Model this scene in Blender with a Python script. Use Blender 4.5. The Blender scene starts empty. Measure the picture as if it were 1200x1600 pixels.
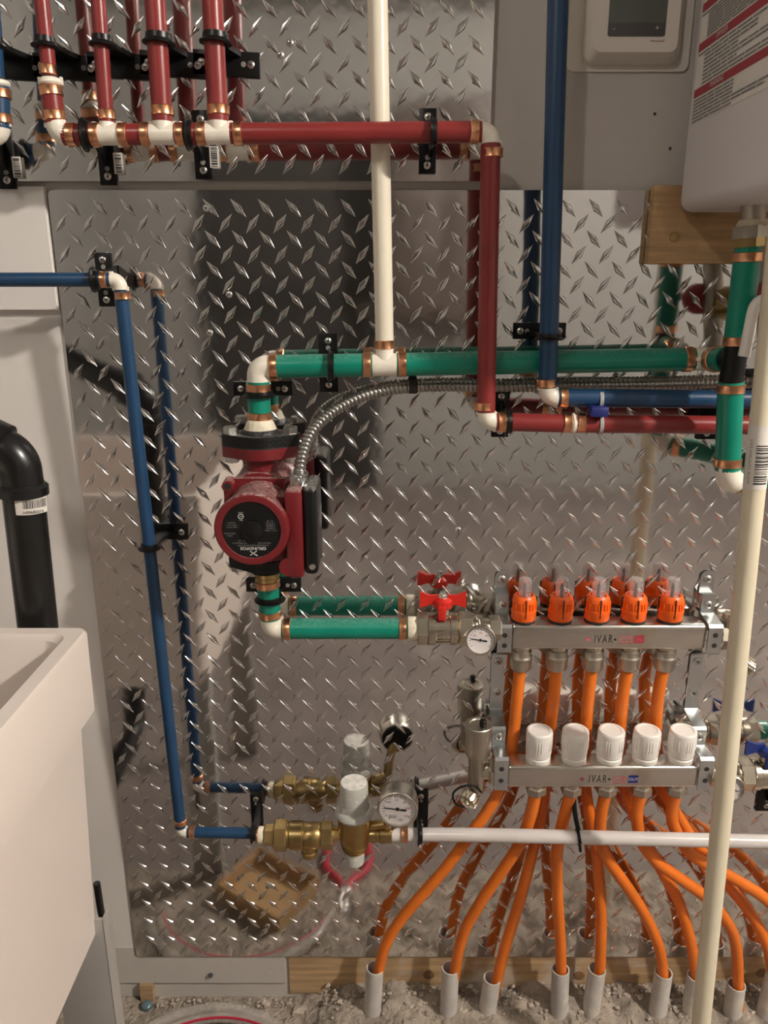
import bpy, bmesh, math, random
from mathutils import Vector, Matrix
random.seed(7)
V = Vector
scene = bpy.context.scene
col = scene.collection

# ---------------------------------------------------------------- camera
F, DW, HC, PITCH = 1202.0, 1.0, 1.15, math.radians(16.67)
cam_d = bpy.data.cameras.new('camera')
cam_d.sensor_fit = 'VERTICAL'; cam_d.sensor_height = 36.0; cam_d.lens = 36.0 * F / 1600.0
cam_d.clip_start = 0.02; cam_d.clip_end = 50
cam = bpy.data.objects.new('camera', cam_d); col.objects.link(cam)
cam.location = (0, -DW, HC); cam.rotation_euler = (math.radians(90) - PITCH, 0, 0)
scene.camera = cam

# ---------------------------------------------------------------- world, exposure
world = bpy.data.worlds.new('world'); scene.world = world; world.use_nodes = True
world.node_tree.nodes['Background'].inputs['Color'].default_value = (0.9, 0.85, 0.8, 1)
world.node_tree.nodes['Background'].inputs['Strength'].default_value = 0.15
scene.view_settings.view_transform = 'Standard'
scene.view_settings.look = 'None'
scene.view_settings.gamma = 1.0
scene.view_settings.use_curve_mapping = False
scene.view_settings.exposure = 0.0
KEY_W, FILL_W = 245.0, 22.0          # radiant watts of the key bulb and the added fill bulb
KEY_POS, FILL_POS = (1.80, -1.28, 2.34), (-0.75, -1.7, 2.34)

# ---------------------------------------------------------------- helpers
CP, SP = math.cos(PITCH), math.sin(PITCH)
def W(px, py, d=0.0):
    """the point at distance d (metres) in front of the back wall that the photo shows at pixel px, py"""
    u, v = (px - 600) / F, (py - 800) / F
    ry = CP - v * SP
    s = (DW - d) / ry
    return V((u * s, -d, HC + s * (-SP - v * CP)))

class MB:
    def __init__(self): self.bm = bmesh.new()
    def ring(self, c, a, b, r, seg):
        return [self.bm.verts.new(c + a * (r * math.cos(2 * math.pi * i / seg)) + b * (r * math.sin(2 * math.pi * i / seg))) for i in range(seg)]
    def bridge(self, A, B):
        n = len(A)
        for i in range(n):
            try: self.bm.faces.new((A[i], A[(i + 1) % n], B[(i + 1) % n], B[i]))
            except ValueError: pass
    def cap(self, A, flip=False):
        try: self.bm.faces.new(list(reversed(A)) if flip else A)
        except ValueError: pass
    def lathe(self, o, ax, prof, seg=24, cap0=True, cap1=True, ref=None):
        o = V(o); ax = V(ax).normalized(); a, b = frame(ax, ref); prev = None; first = None
        for s, r in prof:
            R = self.ring(o + ax * s, a, b, max(r, 1e-5), seg)
            if prev: self.bridge(prev, R)
            else: first = R
            prev = R
        if cap0: self.cap(first, True)
        if cap1: self.cap(prev)
        return self
    def cyl(self, p, q, r, r2=None, seg=24):
        p, q = V(p), V(q)
        return self.lathe(p, q - p, [(0, r), ((q - p).length, r if r2 is None else r2)], seg)
    def tube(self, pts, r, seg=16, caps=True):
        pts = [V(p) for p in pts]; n = len(pts)
        rr = r if isinstance(r, (list, tuple)) else [r] * n
        t = (pts[1] - pts[0]).normalized(); a, b = frame(t); prev = None
        for i, p in enumerate(pts):
            t2 = (pts[min(i + 1, n - 1)] - pts[max(i - 1, 0)]).normalized()
            q = t.rotation_difference(t2); a = q @ a; b = q @ b; t = t2
            R = self.ring(p, a, b, rr[i], seg)
            if prev: self.bridge(prev, R)
            elif caps: self.cap(R, True)
            prev = R
        if caps: self.cap(prev)
        return self
    def box(self, c, size, rot=None, bevel=0.0, seg=2):
        M = Matrix.Translation(V(c)) @ ((rot or Matrix.Identity(3)).to_4x4()) @ Matrix.Diagonal((size[0], size[1], size[2], 1))
        r = bmesh.ops.create_cube(self.bm, size=1.0, matrix=M)
        if bevel > 0:
            es = set(e for v in r['verts'] for e in v.link_edges)
            bmesh.ops.bevel(self.bm, geom=list(es), offset=bevel, segments=seg, affect='EDGES', profile=0.5)
        return self
    def boxmm(self, lo, hi, bevel=0.0, seg=2):
        lo, hi = V(lo), V(hi)
        return self.box((lo + hi) / 2, [abs(x) for x in (hi - lo)], None, bevel, seg)
    def prism(self, pts, o, u, v, n, depth, ):
        """outline pts (a,b) in the plane o + a*u + b*v, pushed along n by depth"""
        o, u, v, n = V(o), V(u), V(v), V(n)
        A = [self.bm.verts.new(o + u * a + v * b) for a, b in pts]
        B = [self.bm.verts.new(o + u * a + v * b + n * depth) for a, b in pts]
        self.cap(A, True); self.cap(B); self.bridge(A, B)
        return self
    def strip(self, path, width, thick, x, ):
        """a bent flat bar: path of (y, z) points, centred on x, of the given width and thickness"""
        n = len(path); rows = []
        for i, (y, z) in enumerate(path):
            a = V(path[max(i - 1, 0)]); b = V(path[min(i + 1, n - 1)])
            t = (b - a).normalized(); m = V((t.y, -t.x))
            if i not in (0, n - 1):
                t1 = (V(path[i]) - a).normalized(); m /= max(0.5, abs(m.dot(V((t1.y, -t1.x)))))
            rows.append([self.bm.verts.new((x + sx * width / 2, y + m.x * sm * thick / 2, z + m.y * sm * thick / 2)) for sx, sm in ((-1, -1), (1, -1), (1, 1), (-1, 1))])
        for i in range(n - 1): self.bridge(rows[i], rows[i + 1])
        self.cap(rows[0], True); self.cap(rows[-1])
        return self
    def build(self, name, mat, parent=None, smooth=38, weld=False):
        bm = self.bm
        if weld: bmesh.ops.remove_doubles(bm, verts=bm.verts, dist=1e-5)
        bmesh.ops.recalc_face_normals(bm, faces=bm.faces)
        off = ORI.get(parent.name, V((0, 0, 0))) if parent else V((0, 0, 0))
        if off.length: bmesh.ops.translate(bm, verts=bm.verts, vec=-off)
        me = bpy.data.meshes.new(name); bm.to_mesh(me); bm.free()
        if smooth:
            me.polygons.foreach_set('use_smooth', [True] * len(me.polygons))
            me.set_sharp_from_angle(angle=math.radians(smooth))
        me.materials.append(mat)
        o = bpy.data.objects.new(name, me); col.objects.link(o)
        if parent:
            o.parent = parent; ORI[o.name] = off
        return o
ORI = {}
def frame(ax, ref=None):
    ax = V(ax).normalized()
    h = V(ref) if ref is not None else (V((0, 0, 1)) if abs(ax.z) < 0.9 else V((0, -1, 0)))
    a = (h - ax * h.dot(ax)).normalized()
    return a, ax.cross(a)
def tag(o, label=None, cat=None, group=None, kind=None):
    if label: o['label'] = label
    if cat: o['category'] = cat
    if group: o['group'] = group
    if kind: o['kind'] = kind
    return o
def thing(name, label, cat, loc, group=None):
    e = bpy.data.objects.new(name, None); col.objects.link(e); e.location = loc; e.empty_display_size = 0.02
    ORI[e.name] = V(loc)
    return tag(e, label, cat, group)
def copy_tree(root, loc, label):
    r = root.copy(); col.objects.link(r); r.location = loc; r['label'] = label
    for ch in root.children:
        c = ch.copy(); col.objects.link(c); c.parent = r
        for g in ch.children:
            k = g.copy(); col.objects.link(k); k.parent = c
    return r
def fillet(a, c, b, r, n=8):
    """points from a round the corner c to b"""
    a, b, c = V(a), V(b), V(c)
    u, v = (a - c).normalized(), (b - c).normalized()
    ang = u.angle(v); t = r / math.tan(ang / 2)
    p0, p1 = c + u * t, c + v * t
    ctr = c + (u + v).normalized() * (r / math.sin(ang / 2))
    e0, e1 = p0 - ctr, p1 - ctr
    q = e0.rotation_difference(e1)
    out = [a]
    for i in range(n + 1):
        from mathutils import Quaternion
        out.append(ctr + Quaternion().slerp(q, i / n) @ e0)
    return out + [b]
def spline(pts, n=10):
    pts = [V(p) for p in pts]; P = [pts[0] * 2 - pts[1]] + pts + [pts[-1] * 2 - pts[-2]]; out = []
    for i in range(1, len(P) - 2):
        for k in range(n):
            t = k / n
            out.append(0.5 * ((2 * P[i]) + (-P[i - 1] + P[i + 1]) * t + (2 * P[i - 1] - 5 * P[i] + 4 * P[i + 1] - P[i + 2]) * t * t + (-P[i - 1] + 3 * P[i] - 3 * P[i + 1] + P[i + 2]) * t ** 3))
    return out + [pts[-1]]
def hull(pts):
    pts = sorted(set((round(x, 6), round(y, 6)) for x, y in pts))
    def half(ps):
        h = []
        for p in ps:
            while len(h) > 1 and (h[-1][0] - h[-2][0]) * (p[1] - h[-2][1]) - (h[-1][1] - h[-2][1]) * (p[0] - h[-2][0]) <= 0: h.pop()
            h.append(p)
        return h[:-1]
    return half(pts) + half(pts[::-1])
def rrect(w, h, r, n=5):
    out = []
    for cx, cy, a0 in ((w / 2 - r, h / 2 - r, 0), (-w / 2 + r, h / 2 - r, 90), (-w / 2 + r, -h / 2 + r, 180), (w / 2 - r, -h / 2 + r, 270)):
        for i in range(n + 1):
            a = math.radians(a0 + 90 * i / n); out.append((cx + r * math.cos(a), cy + r * math.sin(a)))
    return out
def circ(cx, cy, r, n=24): return [(cx + r * math.cos(2 * math.pi * i / n), cy + r * math.sin(2 * math.pi * i / n)) for i in range(n)]

# ---------------------------------------------------------------- materials (all procedural)
def mat(name, c, rough=0.5, metal=0.0, var=0.08, scale=30.0, bump=0.0, bscale=200.0, dirt=None, spec=None, stretch=None, coat=0.0, sss=0.0, dust=None):
    m = bpy.data.materials.new(name); m.use_nodes = True
    nt = m.node_tree; N = nt.nodes; L = nt.links; b = N['Principled BSDF']
    b.inputs['Roughness'].default_value = rough; b.inputs['Metallic'].default_value = metal
    if spec is not None: b.inputs['Specular IOR Level'].default_value = spec
    if coat: b.inputs['Coat Weight'].default_value = coat; b.inputs['Coat Roughness'].default_value = 0.1
    if sss: b.inputs['Subsurface Weight'].default_value = sss; b.inputs['Subsurface Radius'].default_value = (0.01, 0.008, 0.005); b.inputs['Subsurface Scale'].default_value = 0.5
    tc = N.new('ShaderNodeTexCoord'); mp = N.new('ShaderNodeMapping'); L.new(tc.outputs['Object'], mp.inputs['Vector'])
    if stretch: mp.inputs['Scale'].default_value = stretch
    no = N.new('ShaderNodeTexNoise'); no.inputs['Scale'].default_value = scale; no.inputs['Detail'].default_value = 5; L.new(mp.outputs['Vector'], no.inputs['Vector'])
    rp = N.new('ShaderNodeValToRGB'); L.new(no.outputs['Fac'], rp.inputs['Fac'])
    rp.color_ramp.elements[0].position = 0.3; rp.color_ramp.elements[1].position = 0.7
    rp.color_ramp.elements[0].color = tuple(x * (1 - var) for x in c) + (1,)
    rp.color_ramp.elements[1].color = tuple(min(1, x * (1 + var)) for x in c) + (1,)
    out = rp.outputs['Color']
    if dirt:                                   # (colour, amount, scale): dust specks with a shape of their own
        n2 = N.new('ShaderNodeTexNoise'); n2.inputs['Scale'].default_value = dirt[2]; n2.inputs['Detail'].default_value = 8; L.new(tc.outputs['Object'], n2.inputs['Vector'])
        r2 = N.new('ShaderNodeValToRGB'); L.new(n2.outputs['Fac'], r2.inputs['Fac'])
        r2.color_ramp.elements[0].position = 1 - dirt[1]; r2.color_ramp.elements[1].position = min(1, 1 - dirt[1] + 0.12)
        mx = N.new('ShaderNodeMix'); mx.data_type = 'RGBA'; L.new(r2.outputs['Color'], mx.inputs['Factor']); L.new(out, mx.inputs['A']); mx.inputs['B'].default_value = tuple(dirt[0]) + (1,)
        out = mx.outputs['Result']
    if dust:                                   # (colour, amount): settled dust on faces that look up
        g = N.new('ShaderNodeNewGeometry'); sp = N.new('ShaderNodeSeparateXYZ'); L.new(g.outputs['Normal'], sp.inputs['Vector'])
        n4 = N.new('ShaderNodeTexNoise'); n4.inputs['Scale'].default_value = 260; n4.inputs['Detail'].default_value = 6; L.new(tc.outputs['Object'], n4.inputs['Vector'])
        m1 = N.new('ShaderNodeMapRange'); m1.inputs['From Min'].default_value = 0.35; m1.inputs['From Max'].default_value = 1.0; L.new(sp.outputs['Z'], m1.inputs['Value'])
        m2 = N.new('ShaderNodeMapRange'); m2.inputs['From Min'].default_value = 0.35; m2.inputs['From Max'].default_value = 0.65; L.new(n4.outputs['Fac'], m2.inputs['Value'])
        mu_ = N.new('ShaderNodeMath'); mu_.operation = 'MULTIPLY'; L.new(m1.outputs['Result'], mu_.inputs[0]); L.new(m2.outputs['Result'], mu_.inputs[1])
        m3 = N.new('ShaderNodeMath'); m3.operation = 'MULTIPLY'; L.new(mu_.outputs['Value'], m3.inputs[0]); m3.inputs[1].default_value = dust[1]
        mx = N.new('ShaderNodeMix'); mx.data_type = 'RGBA'; L.new(m3.outputs['Value'], mx.inputs['Factor']); L.new(out, mx.inputs['A']); mx.inputs['B'].default_value = tuple(dust[0]) + (1,)
        out = mx.outputs['Result']
    L.new(out, b.inputs['Base Color'])
    if bump:
        n3 = N.new('ShaderNodeTexNoise'); n3.inputs['Scale'].default_value = bscale; n3.inputs['Detail'].default_value = 4; L.new(mp.outputs['Vector'], n3.inputs['Vector'])
        bp = N.new('ShaderNodeBump'); bp.inputs['Strength'].default_value = 1.0; bp.inputs['Distance'].default_value = bump; L.new(n3.outputs['Fac'], bp.inputs['Height']); L.new(bp.outputs['Normal'], b.inputs['Normal'])
    return m
def glassy(name, tint, gloss):
    m = bpy.data.materials.new(name); m.use_nodes = True; nt = m.node_tree; N = nt.nodes; L = nt.links
    N.remove(N['Principled BSDF'])
    tr = N.new('ShaderNodeBsdfTransparent'); tr.inputs['Color'].default_value = tint + (1,)
    gl = N.new('ShaderNodeBsdfGlossy'); gl.inputs['Roughness'].default_value = 0.05
    fr = N.new('ShaderNodeLayerWeight'); fr.inputs['Blend'].default_value = gloss
    mx = N.new('ShaderNodeMixShader'); L.new(fr.outputs['Fresnel'], mx.inputs['Fac']); L.new(tr.outputs['BSDF'], mx.inputs[1]); L.new(gl.outputs['BSDF'], mx.inputs[2])
    L.new(mx.outputs['Shader'], N['Material Output'].inputs['Surface'])
    return m
def emit(name, c, s):
    m = bpy.data.materials.new(name); m.use_nodes = True; b = m.node_tree.nodes['Principled BSDF']
    b.inputs['Base Color'].default_value = c + (1,); b.inputs['Emission Color'].default_value = c + (1,); b.inputs['Emission Strength'].default_value = s
    return m
def translucent(name, c, amount, rough=0.12):
    m = bpy.data.materials.new(name); m.use_nodes = True; nt = m.node_tree; N = nt.nodes; L = nt.links; b = N['Principled BSDF']
    no = N.new('ShaderNodeTexNoise'); no.inputs['Scale'].default_value = 60; rp = N.new('ShaderNodeValToRGB'); L.new(no.outputs['Fac'], rp.inputs['Fac'])
    rp.color_ramp.elements[0].color = tuple(x * 0.93 for x in c) + (1,); rp.color_ramp.elements[1].color = c + (1,)
    L.new(rp.outputs['Color'], b.inputs['Base Color']); b.inputs['Roughness'].default_value = rough
    tr = N.new('ShaderNodeBsdfTransparent'); mx = N.new('ShaderNodeMixShader'); mx.inputs['Fac'].default_value = amount
    L.new(tr.outputs['BSDF'], mx.inputs[1]); L.new(b.outputs['BSDF'], mx.inputs[2]); L.new(mx.outputs['Shader'], N['Material Output'].inputs['Surface'])
    return m
M = {}
M['plate'] = mat('polished_tread_plate', (0.74, 0.73, 0.715), 0.075, 1.0, 0.05, 4.0, 0.0008, 7.0)
M['lug'] = mat('polished_tread_lug', (0.76, 0.75, 0.735), 0.17, 1.0, 0.04, 20.0)
M['grey_wall'] = mat('grey_painted_board', (0.52, 0.485, 0.445), 0.75, 0, 0.05, 6.0, 0.0004, 120.0)
M['white_wall'] = mat('white_painted_board', (0.74, 0.70, 0.66), 0.6, 0, 0.04, 5.0, 0.0004, 60.0)
M['room_wall'] = mat('room_wall_paint', (0.27, 0.26, 0.245), 0.8, 0, 0.06, 2.0)
M['ceiling'] = mat('ceiling_paint', (0.32, 0.31, 0.295), 0.85, 0, 0.04, 3.0)
M['concrete'] = mat('rough_concrete', (0.28, 0.235, 0.19), 0.95, 0, 0.40, 26.0, 0.010, 90.0, dirt=((0.42, 0.37, 0.31), 0.42, 45.0))
M['rubble'] = mat('rubble', (0.38, 0.32, 0.26), 0.95, 0, 0.35, 60.0, 0.002, 150.0, dirt=((0.58, 0.53, 0.46), 0.40, 80.0))
M['room_floor'] = mat('room_floor_concrete', (0.175, 0.145, 0.132), 0.8, 0, 0.25, 4.0, dirt=((0.27, 0.235, 0.215), 0.42, 3.0))
M['added_door_dark'] = mat('added_door_dark', (0.016, 0.014, 0.013), 0.6, 0, 0.3, 5.0)
M['added_panel_dark'] = mat('added_door_panel', (0.030, 0.026, 0.023), 0.7, 0, 0.3, 12.0)
M['added_cabinet_brown'] = mat('added_cabinet_brown', (0.085, 0.065, 0.055), 0.5, 0, 0.3, 6.0)
M['wood'] = mat('bare_pine', (0.44, 0.28, 0.135), 0.7, 0, 0.30, 14.0, 0.0004, 60.0, stretch=(0.6, 6, 9), dirt=((0.27, 0.15, 0.065), 0.40, 7.0))
M['sill_wood'] = mat('dusty_sill_wood', (0.40, 0.265, 0.14), 0.8, 0, 0.3, 14.0, 0.0005, 60.0, stretch=(0.6, 6, 9), dirt=((0.50, 0.43, 0.35), 0.47, 11.0))
M['red'] = mat('red_pex', (0.215, 0.025, 0.024), 0.30, 0, 0.10, 25.0, dirt=((0.45, 0.22, 0.20), 0.27, 90.0), spec=0.5)
M['blue'] = mat('blue_pex', (0.012, 0.050, 0.118), 0.34, 0, 0.10, 25.0, dirt=((0.12, 0.19, 0.33), 0.27, 90.0), spec=0.5)
M['green'] = mat('green_pex', (0.003, 0.205, 0.138), 0.28, 0, 0.08, 25.0, dust=((0.40, 0.46, 0.42), 0.30), spec=0.5)
M['white_pex'] = mat('natural_pex', (0.80, 0.735, 0.60), 0.28, 0, 0.05, 8.0, spec=0.5, sss=0.15)
M['pole_pex'] = mat('ivory_pex', (0.72, 0.65, 0.49), 0.35, 0, 0.05, 8.0, sss=0.15)
M['clear_pex'] = mat('frosted_pex', (0.62, 0.58, 0.56), 0.22, 0, 0.05, 15.0, spec=0.6, sss=0.2)
M['orange_pex'] = mat('orange_pex', (0.72, 0.165, 0.014), 0.36, 0, 0.08, 20.0, dirt=((0.62, 0.33, 0.20), 0.30, 40.0))
M['fitting'] = mat('ivory_fitting', (0.82, 0.76, 0.65), 0.32, 0, 0.06, 30.0, dirt=((0.5, 0.44, 0.36), 0.24, 60.0))
M['copper'] = mat('copper_ring', (0.80, 0.40, 0.22), 0.28, 1.0, 0.12, 60.0)
M['black'] = mat('black_plastic', (0.005, 0.005, 0.005), 0.34, 0, 0.2, 30.0, spec=0.3)
M['abs'] = mat('black_abs', (0.007, 0.007, 0.007), 0.28, 0, 0.3, 15.0, dirt=((0.07, 0.07, 0.065), 0.33, 25.0))
M['screw'] = mat('zinc_screw', (0.62, 0.60, 0.57), 0.30, 1.0, 0.15, 80.0)
M['zinc'] = mat('zinc_bracket', (0.60, 0.625, 0.625), 0.24, 1.0, 0.10, 25.0)
M['steel'] = mat('brushed_steel', (0.66, 0.62, 0.56), 0.26, 1.0, 0.06, 40.0, 0.00006, 60.0, stretch=(1, 14, 14))
M['nickel'] = mat('nickel_plate', (0.62, 0.56, 0.46), 0.24, 1.0, 0.10, 30.0)
M['conduit'] = mat('conduit_steel', (0.36, 0.345, 0.32), 0.36, 1.0, 0.12, 40.0)
M['nickel_matt'] = mat('matt_nickel', (0.52, 0.475, 0.40), 0.40, 1.0, 0.10, 30.0, 0.0002, 300.0)
M['brass'] = mat('brass', (0.47, 0.34, 0.15), 0.30, 1.0, 0.18, 30.0, 0.0002, 200.0)
M['cast'] = mat('black_cast_iron', (0.006, 0.006, 0.006), 0.42, 0, 0.3, 60.0, bump=0.0007, bscale=400.0, spec=0.35, dust=((0.30, 0.28, 0.26), 0.5))
M['pump_red'] = mat('pump_enamel', (0.155, 0.010, 0.013), 0.38, 0, 0.10, 20.0, 0.0001, 300.0, dust=((0.52, 0.42, 0.38), 0.75))
M['nameplate'] = mat('nameplate', (0.006, 0.0065, 0.0065), 0.33, 0, 0.2, 20.0, spec=0.3, dust=((0.40, 0.38, 0.35), 0.8))
M['print_white'] = mat('white_print', (0.62, 0.60, 0.57), 0.6, 0, 0.02)
M['print_grey'] = mat('grey_print', (0.24, 0.23, 0.22), 0.6, 0, 0.02)
M['print_black'] = mat('black_print', (0.015, 0.014, 0.014), 0.6, 0, 0.02)
M['print_red'] = mat('red_print', (0.36, 0.045, 0.06), 0.6, 0, 0.04)
M['print_pink'] = mat('rose_print', (0.52, 0.10, 0.13), 0.5, 0, 0.04)
M['print_blue'] = mat('navy_print', (0.010, 0.016, 0.13), 0.5, 0, 0.04)
M['paper'] = mat('sticker_paper', (0.74, 0.70, 0.64), 0.55, 0, 0.03)
M['tape'] = mat('thread_tape', (0.74, 0.67, 0.52), 0.8, 0, 0.2, 60.0, 0.0012, 160.0)
M['cap_orange'] = mat('orange_cap', (0.90, 0.125, 0.006), 0.38, 0, 0.06, 30.0)
M['cap_white'] = mat('white_cap', (0.80, 0.76, 0.71), 0.40, 0, 0.03, 20.0)
M['handle_red'] = mat('red_handle', (0.56, 0.018, 0.010), 0.32, 0, 0.06, 30.0, coat=0.3)
M['handle_blue'] = mat('blue_handle', (0.010, 0.028, 0.17), 0.32, 0, 0.06, 30.0, coat=0.3)
M['clear'] = translucent('clear_plastic', (0.70, 0.62, 0.61), 0.34)
M['lens'] = glassy('gauge_lens', (0.98, 0.98, 0.98), 0.06)
M['dial'] = mat('dial_face', (0.72, 0.67, 0.66), 0.5, 0, 0.02)
M['grey_cap'] = mat('grey_cap', (0.44, 0.43, 0.39), 0.5, 0, 0.05, 30.0, dirt=((0.72, 0.69, 0.63), 0.40, 130.0))
M['dusty_cap'] = mat('dusty_cap_top', (0.66, 0.63, 0.58), 0.8, 0, 0.2, 120.0, 0.0006, 300.0, dirt=((0.25, 0.24, 0.22), 0.33, 160.0))
M['heater'] = mat('heater_enamel', (0.72, 0.68, 0.68), 0.34, 0, 0.04, 4.0, 0.0004, 7.0)
M['thermo'] = mat('thermostat_shell', (0.72, 0.67, 0.60), 0.45, 0, 0.02, 10.0)
M['screen'] = mat('lcd_screen', (0.10, 0.115, 0.095), 0.12, 0, 0.1, 3.0)
M['screen_bar'] = mat('key_bar', (0.075, 0.072, 0.07), 0.2, 0, 0.05, 3.0)
M['tub'] = mat('tub_plastic', (0.69, 0.61, 0.555), 0.42, 0, 0.035, 3.0, 0.001, 8.0, dirt=((0.62, 0.55, 0.48), 0.245, 16.0))
M['leg_grey'] = mat('galvanised_leg', (0.47, 0.45, 0.42), 0.45, 0.4, 0.10, 12.0)
M['sleeve'] = mat('dusty_grey_conduit', (0.49, 0.465, 0.43), 0.75, 0, 0.12, 30.0, dirt=((0.60, 0.54, 0.46), 0.45, 40.0))
M['tubing'] = translucent('vinyl_tubing', (0.62, 0.58, 0.53), 0.30)
M['red_stripe'] = mat('red_stripe', (0.42, 0.02, 0.05), 0.4, 0, 0.05)
M['teal'] = mat('teal_bolt', (0.16, 0.26, 0.29), 0.4, 0.6, 0.2, 60.0)
M['tie_grey'] = mat('grey_tie', (0.36, 0.36, 0.36), 0.5, 0, 0.05)
M['gasket'] = mat('rubber_gasket', (0.02, 0.018, 0.016), 0.6, 0, 0.2)

def text(s, size, o, u, v, mtl, parent, name='lettering', align='CENTER', shear=0.0, sx=1.0, lift=0.00025, bold=0.0, space=1.0):
    cu = bpy.data.curves.new('t', 'FONT'); cu.body = s; cu.size = size; cu.align_x = align; cu.align_y = 'CENTER'; cu.shear = shear; cu.offset = bold; cu.resolution_u = 3; cu.space_character = space
    to = bpy.data.objects.new('t', cu); col.objects.link(to)
    dg = bpy.context.evaluated_depsgraph_get(); me = bpy.data.meshes.new_from_object(to.evaluated_get(dg))
    bpy.data.objects.remove(to); bpy.data.curves.remove(cu)
    u, v = V(u).normalized(), V(v).normalized(); n = u.cross(v); off = ORI[parent.name]
    for q in me.vertices:
        x, y = q.co.x * sx, q.co.y
        q.co = V(o) + u * x + v * y + n * lift - off
    me.name = name; me.materials.clear(); me.materials.append(mtl)
    ob = bpy.data.objects.new(name, me); col.objects.link(ob); ob.parent = parent; ORI[ob.name] = off
    return ob
def quad(mb, o, u, v, w, h, lift=0.0):
    u, v = V(u).normalized(), V(v).normalized(); n = u.cross(v)
    c = V(o) + n * lift
    mb.bm.faces.new([mb.bm.verts.new(c + u * (sx * w / 2) + v * (sy * h / 2)) for sx, sy in ((-1, -1), (1, -1), (1, 1), (-1, 1))])
def struct(mb, name, m, smooth=0, parent=None):
    o = mb.build(name, m, parent, smooth)
    if not parent: o['kind'] = 'structure'
    return o

# ================================================================ the room
RX0, RX1, RY, RZ = -1.5, 2.5, -3.4, 2.45
struct(MB().boxmm((RX0, 0.0, -0.05), (RX1, 0.1, RZ)), 'wall_back', M['grey_wall'])
struct(MB().boxmm((RX0 - 0.1, RY, -0.05), (RX0, 0.1, RZ)), 'wall_left', M['room_wall'])
struct(MB().boxmm((RX1, RY, -0.05), (RX1 + 0.1, 0.1, RZ)), 'wall_right', M['room_wall'])
struct(MB().boxmm((RX0, RY - 0.1, -0.05), (RX1, RY, RZ)), 'wall_front', M['room_wall'])
struct(MB().boxmm((RX0 - 0.1, RY - 0.1, RZ), (RX1 + 0.1, 0.1, RZ + 0.1)), 'ceiling', M['ceiling'])
# white panel left of the tread plate, upper half a little proud with a ledge
z_gap, z_ledge, z_skirt = W(40, 292, 0.006).z, W(40, 484, 0.008).z, W(190, 1481, 0.003).z
z_low = W(40, 511, 0.003).z
struct(MB().boxmm((RX0, -0.003, z_skirt), (-0.398, 0.0, z_low)), 'wall_back_left', M['white_wall'])
struct(MB().boxmm((RX0, -0.011, z_ledge), (-0.4065, 0.0, z_gap), 0.0005), 'trim_1', M['white_wall'])
struct(MB().boxmm((RX0, -0.0012, z_low), (-0.4065, 0.0, z_ledge)), 'trim_3', M['white_wall'])
# added door, stands in for the viewer's dark reflection in the polished plate
def added_door(name, x0, x1, z1, m, m2):
    dr = struct(MB().boxmm((x0, RY, 0.0), (x1, RY + 0.04, z1)), name, M[m])
    for z0_, z1_ in ((0.2, 0.95), (1.1, z1 - 0.15)):
        MB().boxmm((x0 + 0.1, RY + 0.04, z0_), (x1 - 0.1, RY + 0.05, z1_), 0.004).build('panel', M[m2], dr, 0)
    MB().lathe((x1 - 0.06, RY + 0.04, 1.0), (0, 1, 0), [(0, 0.03), (0.01, 0.03), (0.012, 0.012), (0.04, 0.012), (0.045, 0.026), (0.07, 0.02), (0.072, 0)], 16).build('door_knob', M['nickel'], dr)
added_door('added_door_1', -0.98, -0.03, 1.98, 'added_door_dark', 'added_panel_dark')
wc = thing('added_cabinet', 'added dark brown cabinet far behind, placed for a dark band in the tread plate', 'cabinet', (0.3, RY + 0.15, 1.0))  # added for the dark brown band that the plate mirrors
MB().boxmm((0.03, RY + 0.001, 0.95), (0.55, RY + 0.30, 2.0), 0.003).build('body', M['added_cabinet_brown'], wc, 30)
for k in range(2):
    cd_ = MB().boxmm((0.035 + 0.258 * k, RY + 0.301, 0.96), (0.287 + 0.258 * k, RY + 0.32, 1.99), 0.003).build('cabinet_door', M['added_cabinet_brown'], wc, 30)
    MB().lathe((0.265 + 0.05 * k, RY + 0.32, 1.05), (0, 1, 0), [(0, 0.006), (0.012, 0.006), (0.014, 0.013), (0.022, 0.010), (0.023, 0)], 14).build('knob', M['nickel'], cd_)
# floor: flat room slab plus a broken, dusty strip along the wall
def floor_strip():
    from mathutils import noise
    mb = MB(); nx, ny = 170, 44; x0, x1, y0, y1 = -0.62, 0.80, -0.30, 0.0
    g = []
    for j in range(ny + 1):
        row = []
        for i in range(nx + 1):
            x, y = x0 + (x1 - x0) * i / nx, y0 + (y1 - y0) * j / ny
            rough = min(1, max(0.12, (x + 0.18) * 9))
            edge = min(1, (y - y0) / 0.06)
            h = 0.004 + 0.024 * min(1, max(0, (x + 0.14) * 12)) * max(0, 1 + y / 0.09) + edge * (0.014 * rough * (noise.fractal(V((x * 22, y * 22, 3)), 1.0, 2.0, 5) + 0.5) + 0.012 * rough * abs(noise.noise(V((x * 45, y * 45, 9)))))
            row.append(mb.bm.verts.new((x, y, max(0.001, h))))
        g.append(row)
    for j in range(ny):
        for i in range(nx): mb.bm.faces.new((g[j][i], g[j][i + 1], g[j + 1][i + 1], g[j + 1][i]))
    return mb
fl = struct(MB().boxmm((RX0, RY, -0.06), (RX1, 0.1, 0.0)), 'floor', M['room_floor'])
fs = floor_strip().build('rough_patch', M['concrete'], fl, 60)

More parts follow.
